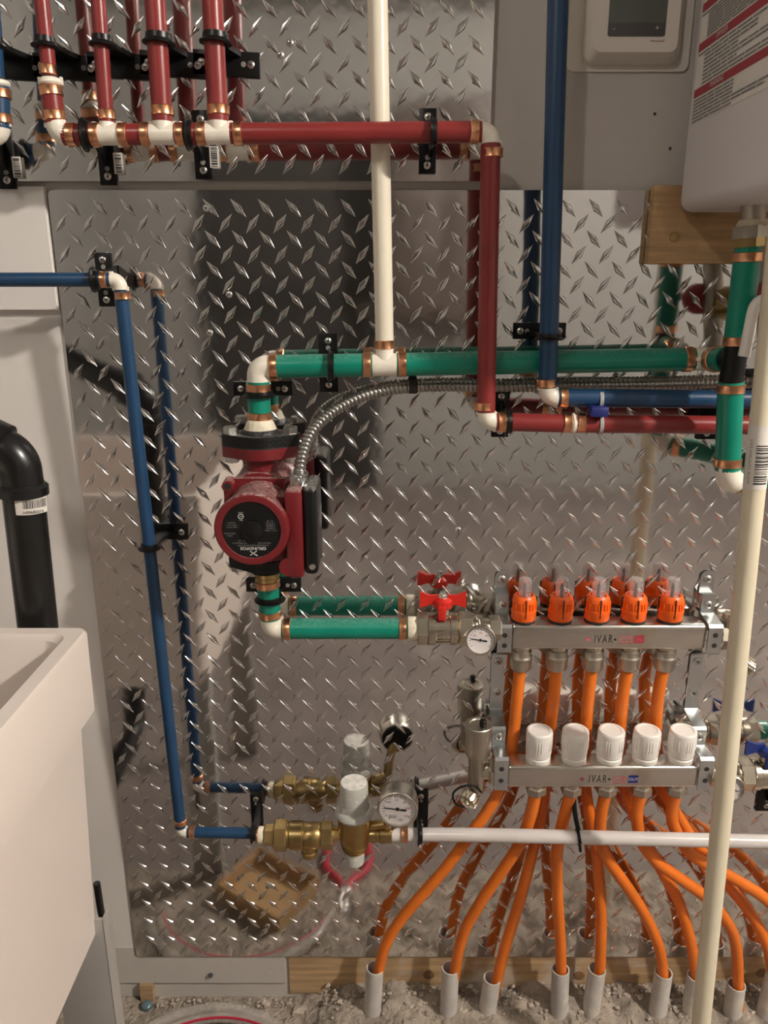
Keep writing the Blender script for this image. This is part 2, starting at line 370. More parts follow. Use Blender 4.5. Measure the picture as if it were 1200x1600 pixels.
# skirting board and sill
zb0, zb1 = W(300, 1541, 0.004).z, z_skirt
sk = struct(MB().boxmm((RX0, -0.0035, W(200, 1536, 0.0035).z), (W(446, 1520, 0.0035).x, 0.0, z_skirt)), 'baseboard_left', M['grey_wall'])
MB().cyl(W(329, 1524, 0.0035), W(329, 1524, 0.006), 0.004, seg=12).build('nail', M['gasket'], sk)
sill_z1, sill_z0 = W(800, 1493, 0.003).z, W(800, 1552, 0.003).z
sl = struct(MB().boxmm((W(452, 1520, 0.003).x, -0.003, sill_z0), (RX1, 0.0, sill_z1)), 'trim_2', M['sill_wood'])
for kx, ky in ((670, 1523), (905, 1524), (1190, 1520)):
    MB().lathe(W(kx, ky, 0.0028), (0, -1, 0), [(0, 0.010), (0.0008, 0.009)], 16).build('knot', mat('knot', (0.20, 0.11, 0.05), 0.8, 0, 0.3, 90.0), sl)
pl = tag(MB().boxmm((W(1017, 350, 0.022).x, -0.024, W(1100, 412, 0.024).z), (1.1, -0.0078, W(1100, 289, 0.024).z), 0.0015).build('wood_plank', M['wood'], None, 30),
    'bare pine plank fixed to the wall behind the white heater', 'plank')
MB().lathe(W(1054, 370, 0.024), (0, -1, 0), [(0, 0.006), (0.0012, 0.0055)], 16).build('screw', M['brass'], pl)
for hx, hy in ((1023, 178), (1047, 232)):
    MB().cyl(W(hx, hy, -0.002), W(hx, hy, 0.0006), 0.0018, seg=10).build('screw_hole', M['gasket'], bpy.data.objects['wall_back'])

# ================================================================ ceiling lamps: key bulb and an added fill bulb
def ceiling_lamp(pos, watts, rad, label):
    x, y, z = pos
    t = thing('ceiling_lamp', label, 'lamp', (x, y, RZ), 'ceiling lamps')
    MB().lathe((x, y, RZ), (0, 0, -1), [(0, 0.055), (0.015, 0.055), (0.020, 0.03), (0.045, 0.024), (RZ - z - rad * 0.9, 0.018)], 24).build('lamp_holder', M['cap_white'], t)
    n = 14
    MB().lathe((x, y, z + rad), (0, 0, -1), [(rad * (1 - math.cos(math.pi * i / n)), rad * math.sin(math.pi * i / n)) for i in range(n + 1)], 28).build('bulb', emit('bulb_glow', (1.0, 0.925, 0.835), watts / (math.pi * 4 * math.pi * rad * rad)), t)
    return t
ceiling_lamp(KEY_POS, KEY_W, 0.055, 'bare ceiling bulb to the right, in front of the heater')
ceiling_lamp(FILL_POS, FILL_W, 0.060, 'added unseen fill bulb over the laundry tub side of the room')  # made-up fill light that brightens the tub side

# ================================================================ tread plates
LUG_P, LUG_Q = 0.0332, 0.0357
def lug(bm, c, ang, L=0.0138, w0=0.0044, h0=0.0021):
    u = V((math.cos(ang), 0, math.sin(ang))); v = V((-math.sin(ang), 0, math.cos(ang))); n = V((0, -1, 0)); rows = []
    for s in (-1, -0.5, 0, 0.5, 1):
        w = w0 * max(0.03, (1 - abs(s))) ; h = h0 * (1 - 0.75 * abs(s) ** 1.6)
        rows.append([bm.verts.new(c + u * (s * L) + v * (w * a) + n * (h * b)) for a, b in ((-1, -0.05), (-0.72, 0.66), (-0.20, 0.74), (0, 1), (0.20, 0.74), (0.72, 0.66), (1, -0.05))])
    for i in range(len(rows) - 1):
        for k in range(6): bm.faces.new((rows[i][k], rows[i][k + 1], rows[i + 1][k + 1], rows[i + 1][k]))
def tread_plate(name, label, x0, x1, z0, z1, y_front, thick, anchor, screws, corner=0.006):
    t = thing(name, label, 'metal sheet', ((x0 + x1) / 2, y_front, z0))
    cx, cz = (x0 + x1) / 2, (z0 + z1) / 2
    out = rrect(x1 - x0, z1 - z0, corner)
    MB().prism(out, (cx, y_front + thick, cz), (1, 0, 0), (0, 0, 1), (0, -1, 0), thick).build('sheet', M['plate'], t, 30)
    mb = MB(); i0 = int((x0 - anchor.x) / LUG_P) - 2; i1 = int((x1 - anchor.x) / LUG_P) + 2
    j0 = int((z0 - anchor.z) / LUG_Q) - 2; j1 = int((z1 - anchor.z) / LUG_Q) + 2
    for j in range(j0, j1):
        for i in range(i0, i1):
            for k in (0, 1):
                x, z = anchor.x + (i + 0.5 * k) * LUG_P, anchor.z + (j + 0.5 * k) * LUG_Q
                if x0 + 0.006 < x < x1 - 0.006 and z0 + 0.006 < z < z1 - 0.006:
                    lug(mb.bm, V((x, y_front, z)), math.radians(-49 if k == 0 else 53))
    tag(mb.build('raised_diamonds', M['lug'], t, 22), 'raised diamond tread bars', kind='stuff')
    for sx, sy in screws:
        p = W(sx, sy, -y_front)
        s = MB().lathe(p, (0, -1, 0), [(0, 0.0042), (0.0012, 0.004), (0.0022, 0.0024), (0.0024, 0.0)], 14).build('screw', M['screw'], t)
        MB().box(p + V((0, -0.0024, 0)), (0.0038, 0.0004, 0.0008)).box(p + V((0, -0.0024, 0)), (0.0008, 0.0004, 0.0038)).build('recess', M['gasket'], s, 0)
    return t
LOW_Y, UP_Y = -0.006, -0.012
plate_x0 = W(75, 306, 0.006).x
tread_plate('tread_plate', 'large polished diamond tread plate, the lower of two, behind the pump and manifolds', plate_x0, 1.25, W(600, 1495, 0.006).z, W(600, 297, 0.006).z, LOW_Y, 0.002,
    W(114, 325, 0.006), [(322, 325), (358, 460), (328, 520), (503, 868), (716, 828), (418, 1385), (418, 1447), (962, 587)])
tread_plate('tread_plate', 'upper polished diamond tread plate behind the four vertical red pipes', -0.95, W(770, 95, 0.012).x, W(600, 283, 0.012).z, RZ - 0.25, UP_Y, 0.011,
    W(652, 70, 0.012), [(453, 67), (438, 86)], 0.002)

# ================================================================ pipe kit
R12, R34, R1 = 0.0080, 0.0111, 0.0143
def pipe(T, p, q, r, m, name='pipe'): return MB().cyl(p, q, r, seg=28).build(name, M[m], T)
def crimp(T, p, ax, r, w=0.0095):
    ax = V(ax).normalized(); t = 0.0014
    return MB().lathe(V(p) - ax * w / 2, ax, [(0, r + t * 0.5), (0.0006, r + t), (w * 0.3, r + t * 0.75), (w * 0.7, r + t * 0.75), (w - 0.0006, r + t), (w, r + t * 0.5)], 28).build('crimp_ring', M['copper'], T)
def lerp(p, q, t): return V(p) * (1 - t) + V(q) * t
def along(p, q, m):                        # the point m metres from p towards q
    return V(p) + (V(q) - V(p)).normalized() * m
def elbow(T, c, a, b, r, la, lb, m='fitting', bend=None):
    """a moulded elbow at corner c with arms towards a and b"""
    c = V(c); ua, ub = (V(a) - c).normalized(), (V(b) - c).normalized()
    mb = MB().tube(fillet(c + ua * la, c, c + ub * lb, bend or r * 1.05, 8), r, 22)
    for u_, w_, l_ in ((ua, ub, la), (ub, ua, lb)):   # small stop tabs beside each socket
        n = ua.cross(ub).normalized()
        for s in (-1, 1):
            A = Matrix((w_, u_, n)).transposed()
            mb.box(c + u_ * (l_ - 0.001) - w_ * (s * r * 0.98), (0.003, 0.005, 0.004), A, 0.0005)
    return mb.build('elbow', M[m], T)
def tee(T, c, ax, br, r, la, lb, rb=None, m='fitting'):
    ax, br, c = V(ax).normalized(), V(br).normalized(), V(c)
    mb = MB().lathe(c - ax * la, ax, [(0, r), (0.001, r * 1.02), (la - 0.006, r * 0.98), (la + 0.006, r * 0.98), (2 * la - 0.001, r * 1.02), (2 * la, r)], 24)
    mb.lathe(c, br, [(0, r * 0.95), (r, (rb or r) * 0.98), (lb, (rb or r) * 0.97)], 24)
    n = ax.cross(br)
    for s in (-1, 1):
        mb.box(c + ax * (s * la) + br * (r * 0.98), (0.005, 0.004, 0.004), Matrix((ax, br, n)).transposed(), 0.0005)
        mb.box(c + ax * (s * la) - br * (r * 0.98), (0.005, 0.004, 0.004), Matrix((ax, br, n)).transposed(), 0.0005)
    return mb.build('tee', M[m], T)

def clamp(label, p, ax, r, wall_y=LOW_Y, flange=0.074, wid=0.021, off=0.0, shift=0.0, sticker=False, group='black pipe clamps', ring_w=0.007):
    """black bell hanger: flange on the wall across the pipe, neck, split ring round the pipe at p"""
    p = V(p); ax = V(ax).normalized(); ax = V((ax.x, 0, ax.z)).normalized()
    n = V((0, -1, 0)); cr = ax.cross(n).normalized()
    if cr.z < -0.5 or cr.x < -0.5: cr = -cr
    base = V((p.x, wall_y, p.z)) + ax * off + cr * shift
    T = thing('pipe_clamp', label, 'clamp', base, group)
    A = Matrix((ax, cr, n)).transposed()
    MB().box(base + n * 0.002, (wid, flange, 0.0034), A, 0.0008).build('flange', M['black'], T)
    nb = base + n * 0.003; gap = (p - base).dot(n) - r * 0.9
    q = MB()
    h0, h1 = 0.017, 0.009
    o = nb - ax * 0.003 + ax * 0.006
    ring_c = p
    pts = [(-h0 - shift * 0, 0), (h0, 0), (h1 - shift, gap * 0.55), (h1 - shift, gap), (-h1 - shift, gap), (-h1 - shift, gap * 0.55)]
    q.prism(pts, nb - ax * (off + 0.0025), cr, n, ax, 0.005)
    q.build('neck', M['black'], T)
    MB().lathe(p - ax * ring_w / 2, ax, [(0, r + 0.0003), (0, r + 0.0062), (0.0015, r + 0.0066), (ring_w * 0.45, r + 0.0032), (ring_w, r + 0.0026), (ring_w, r + 0.0003)], 28, False, False).build('ring', M['black'], T)
    for s in (-1, 1):
        c = base + n * 0.0037 + cr * (s * flange * 0.37)
        sc = MB().lathe(c, n, [(0, 0.0044), (0.001, 0.0042), (0.002, 0.0028), (0.0021, 0)], 14).build('screw', M['screw'], T)
        MB().box(c + n * 0.0021, (0.0042, 0.0008, 0.0005), A).box(c + n * 0.0021, (0.0008, 0.0042, 0.0005), A).build('recess', M['gasket'], sc, 0)
        MB().lathe(c + cr * (s * -0.0085), n, [(0, 0.003), (0.0002, 0.0028)], 12).build('spare_hole', M['print_grey'], T)
    if sticker:
        c = base + n * 0.0045 - cr * (flange * 0.18) + ax * (wid * 0.5 + 0.004)
        mb = MB(); quad(mb, c, ax, cr, 0.011, 0.023, 0.0); st = mb.build('sticker', M['paper'], T, 0)
        mb = MB(); y = -0.010
        while y < 0.010:
            w = random.choice((0.0005, 0.0009, 0.0013)); quad(mb, c + cr * y + n * 0.0003, ax, cr, 0.0075, w); y += w + random.choice((0.0006, 0.0011))
        mb.build('barcode', M['print_black'], st, 0)
    return T

# ---------------------------------------------------------------- red run
DR = 0.072
T = thing('red_pipe_run', 'dark red pipe run: four vertical pipes, header, long riser and lower crosspiece', 'pipe', W(600, 640, DR))
hdr0, hdr1 = W(88, 211, DR), W(767, 206, DR)
hx = lambda x: lerp(hdr0, hdr1, (x - 88) / (767 - 88))
e1 = W(759, 659, DR); redend = W(1330, 665, DR)
# riser 1: half inch, coupling, three quarter inch
p_top, p_b = W(62, -30, DR), W(77, 118, DR)
pipe(T, p_top + (p_top - p_b).normalized() * 0.5, p_b, R12, 'red'); crimp(T, W(75, 109, DR), p_b - p_top, R12)
MB().lathe(W(77, 121, DR), W(79, 134, DR) - W(77, 121, DR), [(0, R12), (0.002, R34 * 1.05), (0.006, R34 * 1.15), (0.008, R34)], 24).build('coupling', M['fitting'], T)
MB().box(W(62, 127, DR), (0.003, 0.004, 0.008), None, 0.0005).box(W(96, 127, DR), (0.003, 0.004, 0.008), None, 0.0005).build('stop_tab', M['fitting'], T)
pipe(T, W(78, 130, DR), W(86, 193, DR), R34, 'red'); crimp(T, W(80, 143, DR), (0.06, 0, -1), R34); crimp(T, W(84.5, 181, DR), (0.06, 0, -1), R34)
elbow(T, hdr0, W(85, 150, DR), hdr1, R34, 0.011, 0.013)
tees = (168, 255, 342)
segs = [(100, 150), (186, 237), (274, 323), (361, 752)]
for a, b in segs: pipe(T, hx(a), hx(b), R34, 'red')
for x in (113, 150, 194, 228, 283, 315, 373, 741): crimp(T, hx(x), hdr1 - hdr0, R34)
for tx, topx, r, ringy in ((168, 151, R12, 179), (255, 240, R34, 173), (342, 330, R34, 172)):
    c = hx(tx); q = W(topx, -30, DR); u = (q - c).normalized()
    tee(T, c, hdr1 - hdr0, u, R34 * 1.0, 0.0135, 0.0125, r)
    pipe(T, c + u * 0.0125, q + u * 0.5, r, 'red'); crimp(T, W(tx - 1, ringy, DR), u, r)
elbow(T, hdr1, hdr0, e1, R34 * 0.95, 0.012, 0.012)
pipe(T, along(hdr1, e1, 0.0125), along(e1, hdr1, 0.0125), R34, 'red')
crimp(T, W(769, 239, DR), e1 - hdr1, R34); crimp(T, W(756, 634, DR), e1 - hdr1, R34)
elbow(T, e1, hdr1, redend, R34 * 0.98, 0.012, 0.012)
cpl = W(895, 662, DR); ur = (redend - e1).normalized()
pipe(T, along(e1, redend, 0.0125), cpl - ur * 0.003, R34, 'red'); pipe(T, cpl + ur * 0.003, redend + ur * 0.35, R34, 'red')
MB().lathe(cpl - ur * 0.004, ur, [(0, R34), (0.0025, R34 * 1.02), (0.003, R34 * 1.16), (0.005, R34 * 1.16), (0.0055, R34), (0.008, R34)], 24).build('coupling', M['fitting'], T)
for x in (784, 885, 907): crimp(T, lerp(e1, redend, (x - 759) / (1330 - 759)), ur, R34)

# clamps on the red run
for px_, py_, r_, lab in ((70, 66, R12, 'first of the row on the vertical red pipes, at the left'), (160, 64, R12, 'second of the row on the vertical red pipes'), (248, 61, R34, 'third of the row on the vertical red pipes'), (337, 60, R34, 'fourth of the row on the vertical red pipes, at the right')):
    clamp('black pipe clamp, ' + lab, W(px_, py_, DR), (0.05, 0, 1), r_, UP_Y, 0.076, 0.026, off=-0.010, ring_w=0.010)
clamp('black pipe clamp at the left frame edge, beside the first vertical red pipe', W(-12, 66, DR), (0.05, 0, 1), R12, UP_Y, 0.076, 0.026, off=-0.010, ring_w=0.010)
clamp('black pipe clamp with barcode sticker, under the red header near its left elbow', hx(136), (1, 0, 0), R34, UP_Y, 0.074, 0.020, off=0.000, shift=-0.008, sticker=True)
clamp('black pipe clamp with barcode sticker, under the red header below the fourth pipe', hx(297), (1, 0, 0), R34, UP_Y, 0.074, 0.020, off=0.000, shift=-0.002, sticker=True)
clamp('black pipe clamp on the long red crosspiece near its right elbow', hx(677), (1, 0, 0), R34, UP_Y, 0.070, 0.020, off=-0.003)
clamp('black pipe clamp on the lower red crosspiece beside its white elbow', lerp(e1, redend, (794 - 759) / 571), (1, 0, 0), R34, LOW_Y, 0.062, 0.022, off=0.0)
clamp('black pipe clamp on the lower red crosspiece behind the green riser', lerp(e1, redend, (1140 - 759) / 571), (1, 0, 0), R34, LOW_Y, 0.062, 0.026, off=0.0)

# blue stub at the left edge
T = thing('blue_pipe_stub', 'short blue pipe with copper rings and white elbow at the left frame edge', 'pipe', W(2, 220, DR))
c0 = W(0, 212, DR); pipe(T, W(-3, 128, DR), W(0, 200, DR), R34, 'blue'); crimp(T, W(-1, 147, DR), (0, 0, 1), R34); crimp(T, W(0, 186, DR), (0, 0, 1), R34)
MB().lathe(W(-4, 126, DR), (0, 0, -1), [(0, R34), (0.002, R34 * 1.15), (0.004, R34 * 1.15), (0.006, R34)], 24).build('coupling', M['fitting'], T)
pipe(T, W(-5, 120, DR) + (W(-15, -30, DR) - W(-5, 120, DR)) * 5, W(-5, 120, DR), R12, 'blue')
elbow(T, c0, W(-2, 100, DR), W(-120, 214, DR), R34, 0.012, 0.012)
pipe(T, along(c0, W(-120, 214, DR), 0.012), W(-500, 222, DR), R34, 'blue')
clamp('black pipe clamp with barcode sticker on the blue stub at the left edge', W(-34, 214, DR), (1, 0, 0), R34, UP_Y, 0.074, 0.020, shift=-0.010, sticker=True)

# ---------------------------------------------------------------- blue run on the left
DB0, DB1 = 0.078, 0.058
T = thing('blue_pipe_run', 'thin blue pipe run at left, crosspiece, long drop and short foot', 'pipe', W(283, 1300, DB1))
ca, cb = W(187, 437, DB0), W(283, 1300, DB1); la, rb = W(-500, 437, DB0), W(400, 1302, DB1)
pipe(T, la, along(ca, la, 0.011), R12, 'blue'); pipe(T, along(ca, cb, 0.012), along(cb, ca, 0.010), R12, 'blue'); pipe(T, along(cb, rb, 0.010), rb, R12, 'blue')
elbow(T, ca, la, cb, R12 * 0.98, 0.010, 0.011); elbow(T, cb, ca, rb, R12 * 0.98, 0.009, 0.009)
crimp(T, W(163, 437, DB0), (1, 0, 0), R12, 0.008); crimp(T, W(192, 462, DB0), cb - ca, R12, 0.008)
crimp(T, W(282, 1283, DB1), cb - ca, R12, 0.008); crimp(T, W(301, 1300, DB1), (1, 0, 0), R12, 0.008)
clamp('black pipe clamp on the thin blue crosspiece at its upper left elbow', W(150, 437, DB0), (1, 0, 0), R12, LOW_Y, 0.064, 0.020, off=-0.014, group='black pipe clamps')
clamp('black pipe clamp halfway down the thin blue drop pipe', lerp(ca, cb, (795 - 437) / (1300 - 437) * 1.02), (0.02, 0, 1), R12, LOW_Y, 0.060, 0.022, shift=0.004)
clamp('black pipe clamp at the left end of the brass valve assembly', W(397, 1302, DB1), (1, 0, 0), R12, LOW_Y, 0.060, 0.018, off=-0.004)

# ---------------------------------------------------------------- blue run on the right
DBR = 0.068
T = thing('blue_pipe_run', 'thick navy blue pipe dropping beside the thermostat, then running right', 'pipe', W(857, 620, DBR))
ca, tp, rb = W(855, 621, DBR), W(873, -40, DBR), W(1330, 626, DBR)
pipe(T, tp + (tp - ca).normalized() * 0.5, along(ca, tp, 0.0125), R34, 'blue'); pipe(T, along(ca, rb, 0.0125), along(rb, ca, -0.35), R34, 'blue')
elbow(T, ca, tp, rb, R34 * 0.98, 0.012, 0.012)
crimp(T, W(853.5, 598, DBR), tp - ca, R34); crimp(T, W(880, 622, DBR), rb - ca, R34)
clamp('black pipe clamp on the navy blue drop pipe above the green crosspiece', W(858, 526, DBR), (0.0, 0, 1), R34, LOW_Y, 0.066, 0.020, off=0.003)
# clip between blue and red
T = thing('pipe_spacer_clip', 'dark blue spacer block with grey bands tying blue and red pipes together', 'clip', W(935, 642, 0.075))
MB().box(W(934, 642, 0.082), (0.021, 0.022, 0.012), None, 0.002).build('block', M['print_blue'], T)
for yy, dd in ((624, DBR), (663, DR)):
    c = W(937, yy, dd); MB().lathe(c - V((0.0022, 0, 0)), (1, 0, 0), [(0, R34), (0, R34 + 0.0013), (0.0044, R34 + 0.0013), (0.0044, R34)], 28, False, False).build('band', M['tie_grey'], T)

# ---------------------------------------------------------------- green crosspiece, white drop
DG = 0.040
T = thing('green_pipe_run', 'upper green pipe run, from above the pump right to the heater riser', 'pipe', W(403, 640, DG))
ga, gt, gb = W(403, 573, DG), W(601, 570, DG), W(1100, 561, DG); gd = W(406, 662, DG)
DV = 0.120
gr = W(1146, 562, DV)
elbow(T, ga, gd, gb, R1 * 0.97, 0.020, 0.018, bend=R1 * 0.8)
pipe(T, along(ga, gd, 0.018), gd, R1, 'green'); crimp(T, W(404, 606, DG), gd - ga, R1, 0.010); crimp(T, W(405.5, 650, DG), gd - ga, R1, 0.010)
pipe(T, along(ga, gt, 0.018), along(gt, ga, 0.015), R1, 'green'); pipe(T, along(gt, gb, 0.015), along(gb, gt, 0.013), R1, 'green')
tee(T, gt, gb - gt, (0, 0, 1), R1 * 0.97, 0.0165, 0.020, R34)
for x in (428, 574, 629, 1074): crimp(T, lerp(ga, gb, (x - 403) / (1100 - 403)), gb - ga, R1, 0.010)
elbow(T, gb, gt, gr, R1 * 0.97, 0.014, 0.024)
pipe(T, along(gb, gr, 0.024), along(gr, gb, 0.016), R1, 'green'); crimp(T, along(gb, gr, 0.036), gr - gb, R1, 0.010)
clamp('black pipe clamp on the green crosspiece left of the white tee', W(518, 571, DG), (1, 0, 0), R1, LOW_Y, 0.074, 0.024, off=-0.006)
clamp('black pipe clamp on the short green pipe above the pump', W(405, 615, DG), (0, 0, 1), R1, LOW_Y, 0.076, 0.018, off=0.002)
T = thing('white_pipe', 'ivory vertical pipe dropping from the top into the green crosspiece', 'pipe', W(601, 540, DG))
wt = W(589, -40, DG + 0.002); wb = gt + V((0, 0, 0.019))
pipe(T, wb, wt + (wt - wb).normalized() * 0.5, R34, 'white_pex'); crimp(T, W(600.5, 538, DG), wt - wb, R34, 0.010)

# ---------------------------------------------------------------- green riser under the heater
T = thing('heater_riser', 'thick green riser pipe with black joint hanging below the white heater', 'pipe', W(1140, 750, DV))
r0, r1, rj0, rj1, re = W(1175, 340, DV), W(1170, 398, DV), W(1151, 538, DV), W(1142, 597, DV), W(1136, 752, DV)
ud = (re - r1).normalized()
MB().cyl(W(1178, 320, DV), W(1177, 348, DV), 0.0125, seg=24).build('nipple', M['nickel_matt'], T)
MB().lathe(W(1177, 343, DV), ud, [(0, 0.014), (0.004, 0.0165), (0.010, 0.016)], 24).build('thread_tape', M['tape'], T)
MB().cyl(W(1172, 353, DV), W(1171, 372, DV), 0.0185, seg=8).build('hex_nut', M['nickel_matt'], T, 20)
MB().cyl(W(1171, 368, DV), W(1170, 386, DV), 0.0168, seg=8).build('brass_collar', M['brass'], T, 20)
pipe(T, W(1170, 385, DV), rj0, R1, 'green'); crimp(T, W(1168, 402, DV), ud, R1, 0.010); crimp(T, W(1152, 533, DV), ud, R1, 0.010)
MB().cyl(rj0, rj1, R1 * 0.92, seg=24).lathe(lerp(rj0, rj1, 0.4), gb - gr, [(0, R1 * 0.9), (0.02, R1 * 0.95)], 24).build('black_tee', M['black'], T)
pipe(T, rj1, along(re, rj1, 0.014), R1, 'green'); crimp(T, W(1142, 607, DV), ud, R1, 0.010); crimp(T, W(1137, 722, DV), ud, R1, 0.010)
rr_ = W(1230, 742, DV - 0.08)
elbow(T, re, rj1, rr_, R1 * 1.0, 0.015, 0.015); pipe(T, along(re, rr_, 0.017), rr_, R1, 'green'); crimp(T, along(re, rr_, 0.026), rr_ - re, R1, 0.010)

# shut-off valve at the right frame edge
T = thing('shutoff_valve', 'brass shut-off valve with maroon hub and white lever beside the green riser', 'valve', W(1195, 470, DV - 0.036))
vx = W(1200, 480, DV - 0.036)
MB().cyl(W(1203, 395, DV - 0.036), W(1201, 560, DV - 0.036), 0.013, seg=20).build('pipe', M['nickel_matt'], T)
MB().cyl(vx + V((-0.004, 0, 0)), vx + V((0.05, 0, 0)), 0.022, seg=24).build('body', M['brass'], T)
MB().lathe(vx + V((-0.017, 0, 0.006)), (0, -1, 0), [(0, 0.020), (0.014, 0.020), (0.018, 0.009), (0.020, 0.0055), (0.056, 0.0055)], 24).build('hub', M['print_red'], T)
MB().tube(spline([vx + V((-0.019, -0.057, 0.008)), vx + V((-0.034, -0.060, 0.010)), vx + V((-0.044, -0.061, 0.002)), vx + V((-0.047, -0.062, -0.025)), vx + V((-0.049, -0.062, -0.050))], 5), 0.0062, 10).build('lever', M['cap_white'], T)

# ---------------------------------------------------------------- pump
DP = 0.046
ax0 = W(411, 760, DP); X0 = ax0.x
zt, zb = W(410, 704, 0.079).z, W(415, 879, 0.079).z
face = W(393, 828, 0.150); zc = face.z; XF = face.x
T = thing('circulator_pump', 'dark red circulator pump with round black nameplate and side wiring box', 'pump', (X0, -DP, zb - 0.02))
oval = hull(circ(0, 0, 0.033) + circ(0.037, 0, 0.0125, 16) + circ(-0.037, 0, 0.0125, 16))
PX, PY, PZ = V((1, 0, 0)), V((0, -1, 0)), V((0, 0, 1))
hs = MB()
hs.prism(oval, (X0, -DP, zt - 0.0135), PX, PY, PZ, 0.0135)
hs.prism(oval, (X0, -DP, zb), PX, PY, PZ, 0.0135)
hs.lathe((X0, -DP, zt - 0.013), (0, 0, -1), [(0, 0.023), (0.004, 0.0205), (0.02, 0.0205), (0.034, 0.028), (0.05, 0.03)], 28)
hs.lathe((X0, -DP, zb + 0.013), (0, 0, 1), [(0, 0.025), (0.01, 0.022), (0.034, 0.028)], 28)
hs.lathe((X0 - 0.002, -0.012, zc + 0.004), (0, -1, 0), [(0, 0.026), (0.006, 0.040), (0.014, 0.046), (0.046, 0.047), (0.056, 0.044)], 36)
hs.prism(rrect(0.090, 0.086, 0.016), (XF, -0.066, zc), PX, PZ, PY, 0.012)
hs.build('housing', M['pump_red'], T)
for sx in (-1, 1):
    for sz in (-1, 1):
        c = V((XF + sx * 0.0375, -0.070, zc + sz * 0.036))
        b = MB().lathe(c, (0, -1, 0), [(0, 0.0085), (0.018, 0.0075), (0.019, 0.0068)], 16).build('bolt_boss', M['pump_red'], T)
        MB().lathe(c + V((0, -0.0192, 0)), (0, -1, 0), [(0, 0.0048), (0.0003, 0.0046)], 6).build('socket', M['gasket'], b, 0)
MB().lathe((XF, -0.074, zc), (0, -1, 0), [(0, 0.041), (0.03, 0.040), (0.055, 0.0405), (0.066, 0.0435), (0.074, 0.0440), (0.0775, 0.0425), (0.0785, 0.040), (0.0775, 0.0345), (0.074, 0.034)], 48).build('motor', M['pump_red'], T)
npl = MB().lathe((XF, -0.1478, zc), (0, -1, 0), [(0, 0.0345), (0.0025, 0.0345)], 48).build('nameplate', M['nameplate'], T)
pg = MB().lathe((XF + 0.001, -0.1503, zc - 0.001), (0, -1, 0), [(0, 0.0122), (0.003, 0.0122), (0.0035, 0.011), (0.0028, 0.0085), (0.0026, 0.0)], 28).build('centre_plug', M['black'], T)
PU, PVv = V((-1, 0, 0)), V((0, 0, -1))                     # the plate is mounted upside down
def ptxt(s, size, dx, dz, m='print_white', **k): text(s, size, (XF + dx, -0.1504, zc + dz), PU, PVv, M[m], npl, **k)
ptxt('GRUNDFOS', 0.0050, 0.001, -0.0225, bold=0.0001, sx=1.15)
mb = MB()
for a, b, w in (((-0.004, -0.0028), (0.004, 0.0028), 0.0011), ((-0.004, 0.0028), (0.0012, -0.0012), 0.0011), ((0.0012, -0.0012), (0.0046, -0.0032), 0.0014)):
    p, q = V((a[0], 0, a[1])), V((b[0], 0, b[1])); c = (p + q) / 2; d = q - p
    quad(mb, V((XF + 0.001, -0.1506, zc - 0.0285)) + c, d, d.cross(V((0, 1, 0))) * -1, d.length, w)
mb.build('emblem', M['print_white'], npl, 0)
ptxt('SUBMERSIBLE CIRCULATOR PUMP', 0.0024, 0.001, -0.0188, 'print_grey')
ptxt('TYPE UP 15-42', 0.0024, 0.0145, -0.0158, 'print_grey'); ptxt('P/N 59896341 P1', 0.0024, -0.0145, -0.0158, 'print_grey'); ptxt('PC 1421', 0.0024, -0.0125, -0.0128, 'print_grey')
for k, s in enumerate(('115 V  60 Hz', '3 0.85 85', '2 0.80 80', '1 0.75 75', '  A   W')): ptxt(s, 0.0027, 0.0225, -0.0005 + 0.0029 * k, 'print_grey')
for k, s in enumerate(('MAX 145 PSI', 'TEMP 110 C', 'CLASS H')): ptxt(s, 0.0023, -0.0225, 0.0035 + 0.0027 * k, 'print_grey')
for k, s in enumerate(('PROTECTED', 'TYPE 2')): ptxt(s, 0.0023, -0.0255, -0.004 - 0.0028 * k, 'print_grey')
mb = MB().tube([V((XF - 0.0115 + 0.003 * math.cos(a), -0.1506, zc + 0.0165 + 0.003 * math.sin(a))) for a in [i * 2 * math.pi / 20 for i in range(21)]], 0.0004, 5)
mb.build('approval_mark', M['print_white'], npl)
ptxt('UL', 0.003, -0.0115, 0.0165); ptxt('LISTED', 0.0018, -0.0115, 0.0212); ptxt('87KT', 0.0018, -0.0115, 0.0120)
# wiring box on the right
bx0, bx1 = W(446, 835, 0.132).x, W(473, 835, 0.132).x; bz0, bz1 = W(460, 904, 0.132).z, W(460, 768, 0.132).z
MB().boxmm((bx0, -0.132, bz0), (bx1, -0.062, bz1), 0.004).boxmm((XF + 0.02, -0.115, zc - 0.03), (bx0 + 0.004, -0.08, zc + 0.03)).lathe((bx0 + 0.002, -0.131, bz0 + 0.014), (0, 1, 0), [(0, 0.0115), (0.05, 0.0115)], 24).build('wiring_box', M['pump_red'], T)
cv = MB().boxmm((bx1 + 0.0002, -0.129, bz0 + 0.003), (bx1 + 0.017, -0.058, bz1 + 0.003), 0.006, 3).build('box_cover', M['nameplate'], T)
text('WARNING', 0.006, (bx1 + 0.0172, -0.095, zc), (0, 0, -1), (0, -1, 0) if False else (0, 1, 0), M['print_white'], cv, lift=0.0002)
for k in range(5): text('RISK OF SHOCK', 0.0036, (bx1 + 0.0172, -0.084 + 0.0048 * k, zc - 0.004), (0, 0, -1), (0, 1, 0), M['print_white'], cv, lift=0.0002)
MB().lathe((bx1 + 0.010, -0.129, bz0 + 0.014), (0, -1, 0), [(0, 0.004), (0.0015, 0.0035), (0.002, 0)], 12).build('cover_screw', M['screw'], cv)
